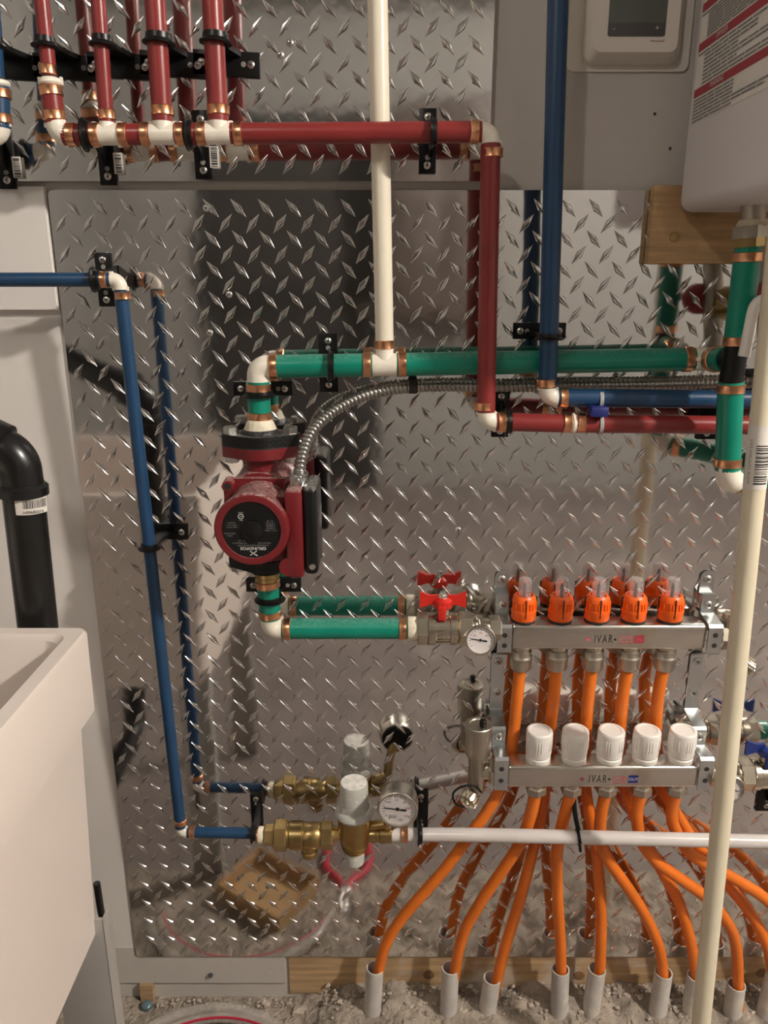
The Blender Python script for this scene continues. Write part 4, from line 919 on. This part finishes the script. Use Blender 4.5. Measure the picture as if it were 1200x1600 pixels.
gq = W(621, 1266, 0.108)
MB().cyl(W(578, 1290, DQ), W(604, 1287, DQ + 0.005), 0.0065, seg=16).cyl(W(604, 1290, DQ + 0.003), gq + V((0, 0.02, 0.002)), 0.007, seg=16).build('stem', M['brass'], T)
dial(T, gq, (-0.10, -1, 0.02), 0.0275, 0.030, 'steel', 176, 12, True, texts=(('40', -0.42, 0.36, 0.005, 'print_grey'), ('60', -0.05, 0.52, 0.005, 'print_grey'), ('80', 0.34, 0.42, 0.005, 'print_grey'), ('100', 0.48, 0.08, 0.005, 'print_pink'), ('psi', -0.25, -0.42, 0.010, 'print_black'), ('120', 0.42, -0.36, 0.005, 'print_pink'), ('160', 0.12, -0.62, 0.005, 'print_black')))

T = thing('white_pipe', 'frosted white horizontal pipe crossing in front of the orange hoses', 'pipe', W(640, 1304, DQ))
wp = [W(608, 1304.5, DQ), W(660, 1304, DQ + 0.004), W(760, 1305, 0.076), W(900, 1308, 0.086), W(1200, 1315, 0.088), W(1330, 1318, 0.088), W(1700, 1328, 0.088)]
MB().tube(spline(wp, 10), 0.0098, 20).build('pipe', M['clear_pex'], T); crimp(T, W(632, 1304, DQ + 0.002), PX, 0.0102)
clamp('black pipe clamp behind the pressure gauge on the frosted white pipe', W(656, 1304, DQ + 0.004), PX, 0.0100, LOW_Y, 0.070, 0.022, off=0.004)
T = thing('cable_tie', 'black cable tie hanging from the frosted white pipe under the lower manifold', 'cable tie', W(905, 1300, 0.086))
c = W(903, 1308, 0.0862)
MB().lathe(c - V((0.002, 0, 0)), V((1, 0, 0.1)), [(0, 0.0100), (0, 0.0112), (0.004, 0.0112), (0.004, 0.0100)], 24, False, False).build('loop', M['black'], T)
MB().tube(spline([c + V((0.001, -0.0105, 0)), W(906, 1318, 0.094), W(907, 1330, 0.092)], 4), 0.0022, 8).tube(spline([c + V((0, 0, 0.011)), W(899, 1275, 0.075), W(896, 1245, 0.060)], 4), 0.0035, 8).build('tail', M['black'], T)

# ---------------------------------------------------------------- flexible metal conduit
T = thing('flexible_conduit', 'ribbed flexible metal conduit curving from the pump box to the right', 'conduit', W(468, 760, 0.085))
cpts = [W(467, 752, 0.092), W(468, 736, 0.090), W(473, 708, 0.080), W(485, 678, 0.066), W(508, 652, 0.052), W(540, 631, 0.038), W(580, 615, 0.026), W(630, 606, 0.019), W(700, 603, 0.018), W(800, 604, 0.018), W(900, 602, 0.018), W(1000, 601, 0.018), W(1100, 599, 0.018), W(1330, 594, 0.018), W(1700, 586, 0.018)]
raw = spline(cpts, 24); out = [raw[0]]; acc = 0.0; step = 0.0014
for i in range(1, len(raw)):
    seg = (raw[i] - raw[i - 1]).length; pos = step - acc
    while pos < seg: out.append(raw[i - 1].lerp(raw[i], pos / seg)); pos += step
    acc = (acc + seg) % step
rads = [0.0062 + (0.0012, 0.0016, 0.0012, 0.0)[i % 4] for i in range(len(out))]
MB().tube(out, rads, 14).build('ribbed_sleeve', M['conduit'], T, 50)
c = W(467, 753, 0.092)
k_ = MB().lathe(c + V((0, 0, -0.008)), PZ, [(0, 0.0105), (0.004, 0.0105), (0.005, 0.0118), (0.007, 0.0105), (0.016, 0.0105), (0.017, 0.0118), (0.020, 0.0118), (0.020, 0.009)], 22).box(c + V((-0.002, -0.011, 0.002)), (0.014, 0.008, 0.016), None, 0.001).build('connector', M['zinc'], T)
MB().lathe(c + V((-0.002, -0.015, 0.004)), (0, -1, 0), [(0, 0.0052), (0.002, 0.0045), (0.003, 0)], 14).build('connector_screw', M['screw'], k_)
c = W(645, 604, 0.018); MB().lathe(c - V((0.005, 0, 0)), PX, [(0, 0.0080), (0, 0.0092), (0.010, 0.0092), (0.010, 0.0080)], 18, False, False).box(V((c.x, -0.009, c.z + 0.012)), (0.010, 0.003, 0.014), None, 0.001).build('strap', M['gasket'], T)

# ---------------------------------------------------------------- heater
hx0 = W(1060, 320, 0.03).x; hz0 = W(1060, 333, 0.03).z
T = thing('water_heater', 'large white wall-hung water heater with red-banded warning label', 'water heater', (hx0 + 0.2, -0.16, hz0))
MB().boxmm((hx0, -0.268, hz0), (hx0 + 0.44, -0.025, hz0 + 0.75), 0.014, 4).build('casing', M['heater'], T)
sh = MB()
nU, nV = V((0, -1, 0)), PZ                       # label axes on the left side: along depth towards the viewer, up
def HS(d, z): return V((hx0 - 0.0004, -d, z))
lz = lambda px, py: None
# label corners: read from the photo on the side plane x = hx0
def on_side(px, py):
    u, v = (px - 600) / F, (py - 800) / F; s = hx0 / u
    return (DW - s * (CP - v * SP), HC + s * (-SP - v * CP))
d0, z0l = on_side(1080, 197); d1 = 0.245; ztop = hz0 + 0.62
mb = MB(); quad(mb, HS((d0 + d1) / 2, (z0l + ztop) / 2), nU, nV, d1 - d0, ztop - z0l, 0.0); lab = mb.build('warning_label', M['paper'], T, 0)
bands = [on_side(1086, 148), on_side(1092, 77), on_side(1098, 15)]
def hline(mb, d_a, d_b, z, h): quad(mb, HS((d_a + d_b) / 2, z) + V((-0.0003, 0, 0)), nU, nV, d_b - d_a, h, 0.0)
red = MB(); tx = MB(); bz = [b[1] for b in bands]; bh = 0.0085
gapz = bz[1] - bz[0]
allb = bz + [bz[2] + gapz * (k + 1) for k in range(6)]
for z in allb:
    if z < ztop - 0.01: hline(red, d0 + 0.0006, d1 - 0.0006, z, bh)
red.build('red_bands', M['print_red'], lab, 0)
zz = z0l + 0.004
prev = z0l
for bi, z in enumerate(allb):
    top = z - bh / 2 - 0.002; n = 7 if bi == 0 else 9
    for k in range(n):
        y = prev + 0.0028 + (top - prev - 0.004) * k / max(1, n - 1)
        ind = 0.02 if (bi and k < n - 1) else 0.002
        end = d1 - 0.006 - random.choice((0.0, 0.0, 0.05, 0.09, 0.02))
        x = d0 + ind
        while x < end:
            w = random.uniform(0.012, 0.04); hline(tx, x, min(x + w, end), y, 0.0021); x += w + 0.0016
    prev = z + bh / 2
    if z < ztop - 0.01:
        text('WARNING' if bi % 2 == 0 else 'DANGER', 0.0078, HS(d0 + 0.062, z) + V((-0.0003, 0, 0)), nU, nV, M['paper'], lab, lift=0.0004, sx=0.9)
tx.build('print_lines', M['print_grey'], lab, 0)

# ---------------------------------------------------------------- thermostat
c0, c1 = W(884, 112, 0.002), W(1074, 112, 0.002)
T = thing('thermostat', 'square white wall thermostat with dark screen above the tread plate', 'thermostat', ((c0.x + c1.x) / 2, 0, c0.z))
wd = c1.x - c0.x; cx = (c0.x + c1.x) / 2
MB().prism(rrect(wd, 0.15, 0.008), (cx, 0, c0.z + 0.075), PX, PZ, PY, 0.003).build('wall_plate', M['thermo'], T)
b0, b1 = W(911, 99, 0.010), W(1060, 99, 0.010); bw = b1.x - b0.x; bcx = (b0.x + b1.x) / 2; bz_ = b0.z
mb = MB(); o1 = rrect(bw, 0.105, 0.011); o2 = rrect(bw - 0.016, 0.105 - 0.016, 0.008)
A = [mb.bm.verts.new((bcx + a, -0.003, bz_ + 0.0525 + b)) for a, b in o1]; B = [mb.bm.verts.new((bcx + a, -0.012, bz_ + 0.0525 + b)) for a, b in o1]; C = [mb.bm.verts.new((bcx + a, -0.024, bz_ + 0.0525 + b)) for a, b in o2]
mb.bridge(A, B); mb.bridge(B, C); mb.cap(C); bd = mb.build('body', M['thermo'], T)
s0, s1 = W(949, 57, 0.0245), W(1039, 57, 0.0245); sw = s1.x - s0.x; scx = (s0.x + s1.x) / 2
zbar = W(990, 35, 0.0245).z
MB().prism(rrect(sw, 0.066, 0.003), (scx, -0.0235, s0.z + 0.033), PX, PZ, PY, 0.001).build('screen', M['screen'], T)
mb = MB(); quad(mb, (scx, -0.0247, (s0.z + zbar) / 2 + 0.0003), PX, PZ, sw - 0.001, zbar - s0.z - 0.001); kb = mb.build('key_bar', M['screen_bar'], T, 0)
text('\u2013', 0.007, W(959, 45, 0.0248), PX, PZ, M['print_white'], kb); text('+', 0.008, W(1027, 44, 0.0248), PX, PZ, M['print_white'], kb)
text('Honeywell', 0.0036, W(1027, 64, 0.0241), PX, PZ, M['print_red'], bd)

# ---------------------------------------------------------------- ivory pole
T = thing('ivory_pipe', 'tall slanting ivory pipe standing in front of the right manifold ends', 'pipe', W(1094, 1600, 0.215))
pa, pb = W(1222, 330, 0.165), W(1095, 1600, 0.215); pu = (pb - pa).normalized(); foot = pb + pu * ((pb.z + 0.0) / -pu.z)
RP = 0.0118
MB().cyl(pa + pu * max(0.0, (pa.z - hz0 + 0.003) / -pu.z), foot, RP, seg=32).build('pipe', M['pole_pex'], T)
def on_pole(py):                                   # the point of the axis seen on image row py
    lo, hi = 0.0, 1.0
    for _ in range(40):
        m_ = (lo + hi) / 2; q = pa.lerp(pb, m_); r_ = q - V((0, -DW, HC))
        f_ = V((0, CP, -SP)); u_ = V((0, SP, CP)); y_ = 800 - F * r_.dot(u_) / r_.dot(f_)
        lo, hi = (m_, hi) if y_ < py else (lo, m_)
    return pa.lerp(pb, lo)
q0, q1 = on_pole(762), on_pole(664)
dirc = (V((0, -DW, HC)) - q0); dirc = (dirc - pu * dirc.dot(pu)).normalized(); side = pu.cross(dirc)
def arc_patch(mb, sa, sb, a0, a1, rad, n=10):
    rows = []
    for s in (sa, sb):
        rows.append([mb.bm.verts.new(q1 + pu * s + (dirc * math.cos(a0 + (a1 - a0) * i / n) + side * math.sin(a0 + (a1 - a0) * i / n)) * rad) for i in range(n + 1)])
    for i in range(n): mb.bm.faces.new((rows[0][i], rows[0][i + 1], rows[1][i + 1], rows[1][i]))
SLn = (q0 - q1).length
mb = MB(); arc_patch(mb, 0, SLn, -2.4, 2.4, RP + 0.0003, 24); stk = mb.build('sticker', M['paper'], T)
sgn = 1 if side.x > 0 else -1
mb = MB(); s = SLn * 0.30
while s < SLn * 0.90:
    w = random.choice((0.0006, 0.0011, 0.0017)); lo, hi = (-0.15, 1.1) if sgn > 0 else (-1.1, 0.15); arc_patch(mb, s, s + w, lo, hi, RP + 0.0006); s += w + random.choice((0.0010, 0.0016))
mb.build('barcode', M['print_black'], stk)
ta = -0.62 * sgn; tn = (dirc * math.cos(ta) + side * math.sin(ta)); 
text('POUR CHAUFFE-EAU', 0.0052, q1 + pu * (SLn * 0.56) + tn * (RP + 0.0008), -pu, -pu.cross(tn) if (-pu).cross(-pu.cross(tn)).dot(tn) < 0 else pu.cross(tn), M['print_grey'], stk, lift=0.0 if True else 0)
for o in [x for x in stk.children if x.name.startswith('lettering')]: pass

# ---------------------------------------------------------------- black drain pipe at left
DD = 0.225
T = thing('drain_pipe', 'thick black drain pipe with elbow and barcode sticker, behind the tub', 'pipe', W(60, 975, DD))
RA = 0.0208
t0, t1 = W(36, 768, DD), W(66, 1040, DD)
MB().cyl(t1, t0, RA, seg=36).build('pipe', M['abs'], T)
ut = (t0 - t1).normalized()
hb = MB().lathe(t0 - ut * 0.004, ut, [(0, RA + 0.001), (0.001, RA + 0.0045), (0.010, RA + 0.0045), (0.013, RA + 0.0015)], 36)
crn = W(28, 712, DD); lft = W(-110, 650, DD)
hb.tube(fillet(t0 + ut * 0.002, crn, along(crn, lft, 0.032), 0.024, 10), RA + 0.0005, 32)
ul = (lft - crn).normalized()
hb.lathe(along(crn, lft, 0.014), ul, [(0, RA + 0.002), (0.002, RA + 0.0055), (0.020, RA + 0.0055), (0.022, RA)], 36)
hb.build('elbow', M['abs'], T)
MB().cyl(along(crn, lft, 0.03), crn + (lft - crn) * 3, RA, seg=32).build('pipe', M['abs'], T)
qa = W(44, 784, DD); qd = V((0, -DW, HC)) - qa; qd = (qd - ut * qd.dot(ut)).normalized(); qs = ut.cross(qd)
if qs.x < 0: qs = -qs
def apatch(mb, s0_, s1_, a0, a1, rad, n=8):
    rows = [[mb.bm.verts.new(qa + ut * s_ + (qd * math.cos(a0 + (a1 - a0) * i / n) + qs * math.sin(a0 + (a1 - a0) * i / n)) * rad) for i in range(n + 1)] for s_ in (s0_, s1_)]
    for i in range(n): mb.bm.faces.new((rows[0][i], rows[0][i + 1], rows[1][i + 1], rows[1][i]))
mb = MB(); apatch(mb, -0.0085, 0.0085, -0.75, 0.95, RA + 0.0004, 14); st = mb.build('sticker', M['paper'], T)
mb = MB(); a = -0.25
while a < 0.85:
    w = random.choice((0.018, 0.03, 0.045)); apatch(mb, -0.002, 0.0068, a, a + w, RA + 0.0007, 2); a += w + random.choice((0.025, 0.04))
mb.build('barcode', M['print_black'], st)
text('600890H', 0.0052, qa - ut * 0.0052 + qd * (RA + 0.0012) + qs * 0.004, -qs, -ut, M['print_black'], st, lift=0.0)

# ---------------------------------------------------------------- laundry tub
rz = W(140, 980, 0.262).z; tx1 = W(140, 980, 0.262).x
T = thing('laundry_tub', 'large ivory plastic laundry tub at the lower left', 'tub', (tx1 - 0.27, -0.52, 0.0))
tx0, ty0, ty1 = tx1 - 0.56, -0.262, -0.80
bzv = W(155, 1446, 0.282).z; bx1 = W(155, 1446, 0.282).x
def loopz(x0, x1, y0, y1, z, r): return [(x0 + x1) / 2, (y0 + y1) / 2, x1 - x0, y0 - y1, z, r]
def tub():
    mb = MB(); rings = []
    spec = [  # x0, x1, y0(back), y1(front), z, corner radius : outside from the floor of the bowl up, over the rim, down the inside
        (tx0 + 0.10, bx1, ty0 - 0.015, ty1 + 0.06, bzv, 0.020), (tx0 + 0.018, tx1 - 0.013, ty0 - 0.008, ty1 + 0.014, rz - 0.094, 0.014),
        (tx0 + 0.006, tx1 - 0.001, ty0, ty1 + 0.003, rz - 0.092, 0.012), (tx0 + 0.001, tx1, ty0, ty1, rz - 0.004, 0.010), (tx0 + 0.003, tx1 - 0.002, ty0 - 0.002, ty1 + 0.002, rz, 0.010),
        (tx0 + 0.018, tx1 - 0.016, ty0 - 0.016, ty1 + 0.018, rz, 0.014), (tx0 + 0.022, tx1 - 0.020, ty0 - 0.020, ty1 + 0.022, rz - 0.006, 0.020),
        (tx0 + 0.06, tx1 - 0.055, ty0 - 0.05, ty1 + 0.06, rz - 0.30, 0.05), (tx0 + 0.09, tx1 - 0.09, ty0 - 0.08, ty1 + 0.09, rz - 0.33, 0.05)]
    for x0, x1, y0, y1, z, r in spec:
        rings.append([mb.bm.verts.new(((x0 + x1) / 2 + a, (y0 + y1) / 2 + b, z)) for a, b in rrect(x1 - x0, y0 - y1, r, 6)])
    for i in range(len(rings) - 1): mb.bridge(rings[i], rings[i + 1])
    mb.cap(rings[0], True); mb.cap(rings[-1])
    return mb
tub().build('basin', M['tub'], T, 32)
lx = W(170, 1500, 0.292)
for x, y in ((lx.x - 0.0, -0.292), (tx0 + 0.16, -0.292), (lx.x, -0.72), (tx0 + 0.16, -0.72)):
    MB().boxmm((x - 0.062, y - 0.002, 0.0), (x, y + 0.002, bzv + 0.02), 0.001).boxmm((x - 0.002 if x == lx.x else x - 0.062, y - 0.002, 0.0), (x if x == lx.x else x - 0.060, y + 0.022, bzv + 0.02), 0.001).build('leg', M['leg_grey'], T, 30)
T = thing('drain_trap', 'black drain trap under the laundry tub', 'pipe', W(90, 1590, 0.42))
bt = V((bx1 - 0.20, -0.46, bzv))
MB().tube(fillet(bt + V((0, 0, 0.002)), bt + V((0, 0, -0.20)), bt + V((0, 0.18, -0.20)), 0.05, 10), 0.022, 24).build('trap', M['abs'], T)
MB().lathe(bt + V((0, 0, -0.03)), -PZ, [(0, 0.024), (0.003, 0.029), (0.025, 0.029), (0.028, 0.024)], 10).build('slip_nut', M['abs'], T)
tag(MB().tube(spline([W(151, 1380, .245), W(157, 1420, .245), W(161, 1442, .245), W(153, 1462, .245), W(158, 1500, .245), (W(165, 1510, .245)), W(161, 1525, .245), W(168, 1570, .245), W(174, 1610, .245), W(176, 1640, .245)], 8), 0.0042, 10).build('electric_cable', M['abs'], None), 'thin black cable hanging behind the right edge of the tub', 'cable')

# ---------------------------------------------------------------- bits on the floor
def loop_arc(cx, cy, cz, r, a0, a1, tilt, n=40):
    return [V((cx + r * math.cos(math.radians(a0 + (a1 - a0) * i / n)), cy + r * math.sin(math.radians(a0 + (a1 - a0) * i / n)), cz + tilt * math.sin(math.radians(a0 + (a1 - a0) * i / n)))) for i in range(n + 1)]
T = thing('clear_tubing', 'coil of clear tubing with a red stripe lying on the floor', 'tubing', (W(345, 1580, .03).x, -0.2, 0.01))
tcx = W(345, 1580, .03).x
MB().tube(loop_arc(tcx, -0.215, 0.018, 0.175, 20, 160, 0.010), 0.0075, 12).build('tube', M['tubing'], T)
MB().tube(loop_arc(tcx + 0.01, -0.225, 0.018, 0.168, 15, 165, 0.010), 0.0075, 12).build('tube', M['tubing'], T)
MB().tube(loop_arc(tcx + 0.01, -0.2275, 0.0225, 0.166, 20, 160, 0.010), 0.0022, 8).build('red_stripe', M['red_stripe'], T)
T = thing('anchor_bolt', 'small teal bolt head by the skirting board near the tub', 'bolt', W(229, 1562, 0.02))
c = W(229, 1566, 0.02); c.z = 0.004
MB().lathe(c, V((0, -0.3, 1)), [(0, 0.0075), (0.010, 0.0075), (0.011, 0.006), (0.011, 0)], 10).lathe(c + V((0, 0, 0.003)), V((0, -0.3, 1)), [(0, 0.0085), (0.003, 0.0085)], 10).build('head', M['teal'], T)
tag(MB().boxmm((W(218, 1545, .01).x, -0.010, 0.0), (W(238, 1545, .01).x, 0.0, W(228, 1536, .004).z)).build('wood_shim', M['sill_wood'], None, 0), 'small wooden shim under the grey skirting board near the tub', 'wood')
def chunk(c, r, seed):
    rnd = random.Random(seed); bm = bmesh.new(); bmesh.ops.create_icosphere(bm, subdivisions=1, radius=1.0)
    sc_ = V((rnd.uniform(0.7, 1.3), rnd.uniform(0.6, 1.1), rnd.uniform(0.45, 0.8)))
    return [(V(v.co) * rnd.uniform(0.75, 1.2) * r * 1.0, sc_) for v in bm.verts], [[v.index for v in f.verts] for f in bm.faces]
mb = MB(); rnd = random.Random(3)
for k in range(900):
    x = rnd.uniform(-0.40, 0.62); y = -abs(rnd.gauss(0.012, 0.022)) - 0.006; r = rnd.choice((0.0012, 0.0018, 0.0025, 0.0035, 0.005)) * rnd.uniform(0.7, 1.2)
    if x < -0.15 and y < -0.022: continue
    vs, fs_ = chunk(None, r, k); q = [mb.bm.verts.new(V((x + p.x * s.x, y + p.y * s.y, (0.013 if x > -0.1 else 0.006) + r * 0.3 + (0.024 if x > -0.1 else 0.0) * max(0, 1 + y / 0.09) + p.z * s.z))) for p, s in vs]
    for f in fs_: mb.bm.faces.new([q[i] for i in f])
tag(mb.build('rubble', M['rubble'], None, 0), 'crumbs of broken concrete along the foot of the wall', 'rubble', kind='stuff')
for k, (x, y, r, lab) in enumerate(((570, 1572, 0.016, 'left of the leftmost grey sleeve'), (655, 1580, 0.013, 'between the first and second grey sleeves'), (815, 1578, 0.015, 'between the third and fourth grey sleeves'), (985, 1570, 0.014, 'between the fifth and sixth grey sleeves'), (1062, 1575, 0.012, 'right of the sixth grey sleeve'), (470, 1562, 0.014, 'at the left end of the wooden sill'))):
    p = W(x, y, 0.03); vs, fs_ = chunk(None, r, 900 + k); mb = MB()
    q = [mb.bm.verts.new(V((p.x + a.x * s.x, -0.030 + a.y * s.y, (0.022 if p.x > -0.1 else 0.008) + a.z * s.z))) for a, s in vs]
    for f in fs_: mb.bm.faces.new([q[i] for i in f])
    bmesh.ops.subdivide_edges(mb.bm, edges=mb.bm.edges[:], cuts=1, use_grid_fill=True, fractal=0.4, seed=k)
    tag(mb.build('concrete_lump', M['rubble'], None, 25), 'lump of broken concrete ' + lab, 'rubble', 'lumps of concrete')

# ---------------------------------------------------------------- clutter on the floor below the frame, mirrored in the plate
T = thing('cardboard_box', 'low open cardboard box on the floor by the tub, mirrored in the tread plate', 'box', (-0.225, -0.235, 0))
M['cardboard'] = mat('cardboard', (0.40, 0.25, 0.12), 0.85, 0, 0.12, 20.0)
Rz = Matrix.Rotation(math.radians(32), 3, 'Z'); cb_ = V((-0.225, -0.235, 0.006))
MB().box(cb_, (0.15, 0.12, 0.004), Rz).build('base', M['cardboard'], T, 0)
for dx, dy, sx, sy in ((0.075, 0, 0.003, 0.12), (-0.075, 0, 0.003, 0.12), (0, 0.06, 0.15, 0.003), (0, -0.06, 0.15, 0.003)):
    MB().box(cb_ + Rz @ V((dx, dy, 0.016)), (sx, sy, 0.036), Rz).build('side', M['cardboard'], T, 0)
T = thing('pliers', 'red-gripped pliers on the floor, mirrored in the tread plate below the brass valves', 'pliers', (-0.10, -0.30, 0.0))
M['grip'] = mat('red_grip', (0.42, 0.012, 0.035), 0.45, 0, 0.06)
pv = V((-0.075, -0.235, 0.012))
for sg in (-1, 1):
    MB().tube(spline([pv, pv + V((-0.015 * sg, -0.03, 0)), pv + V((-0.042 * sg, -0.065, 0)), pv + V((-0.040 * sg, -0.13, 0)), pv + V((-0.034 * sg, -0.16, 0))], 6), 0.0085, 12).build('grip', M['grip'], T)
    MB().tube([pv, pv + V((0.008 * sg, 0.02, 0)), pv + V((0.003 * sg, 0.05, 0))], [0.008, 0.0075, 0.003], 10).build('jaw', M['screw'], T)
MB().lathe(pv - V((0, 0, 0.009)), PZ, [(0, 0.011), (0.018, 0.011), (0.019, 0.009)], 18).build('pivot', M['screw'], T)

T = thing('plastic_disc', 'flat black plastic disc lying in the rubble at the bottom edge', 'disc', W(848, 1602, 0.055))
c = W(848, 1606, 0.055); MB().lathe(c, V((0.1, -0.15, 1)), [(0, 0.030), (0.006, 0.030), (0.008, 0.027), (0.0075, 0.022), (0.0085, 0.010), (0.0085, 0)], 32).build('disc', M['abs'], T)
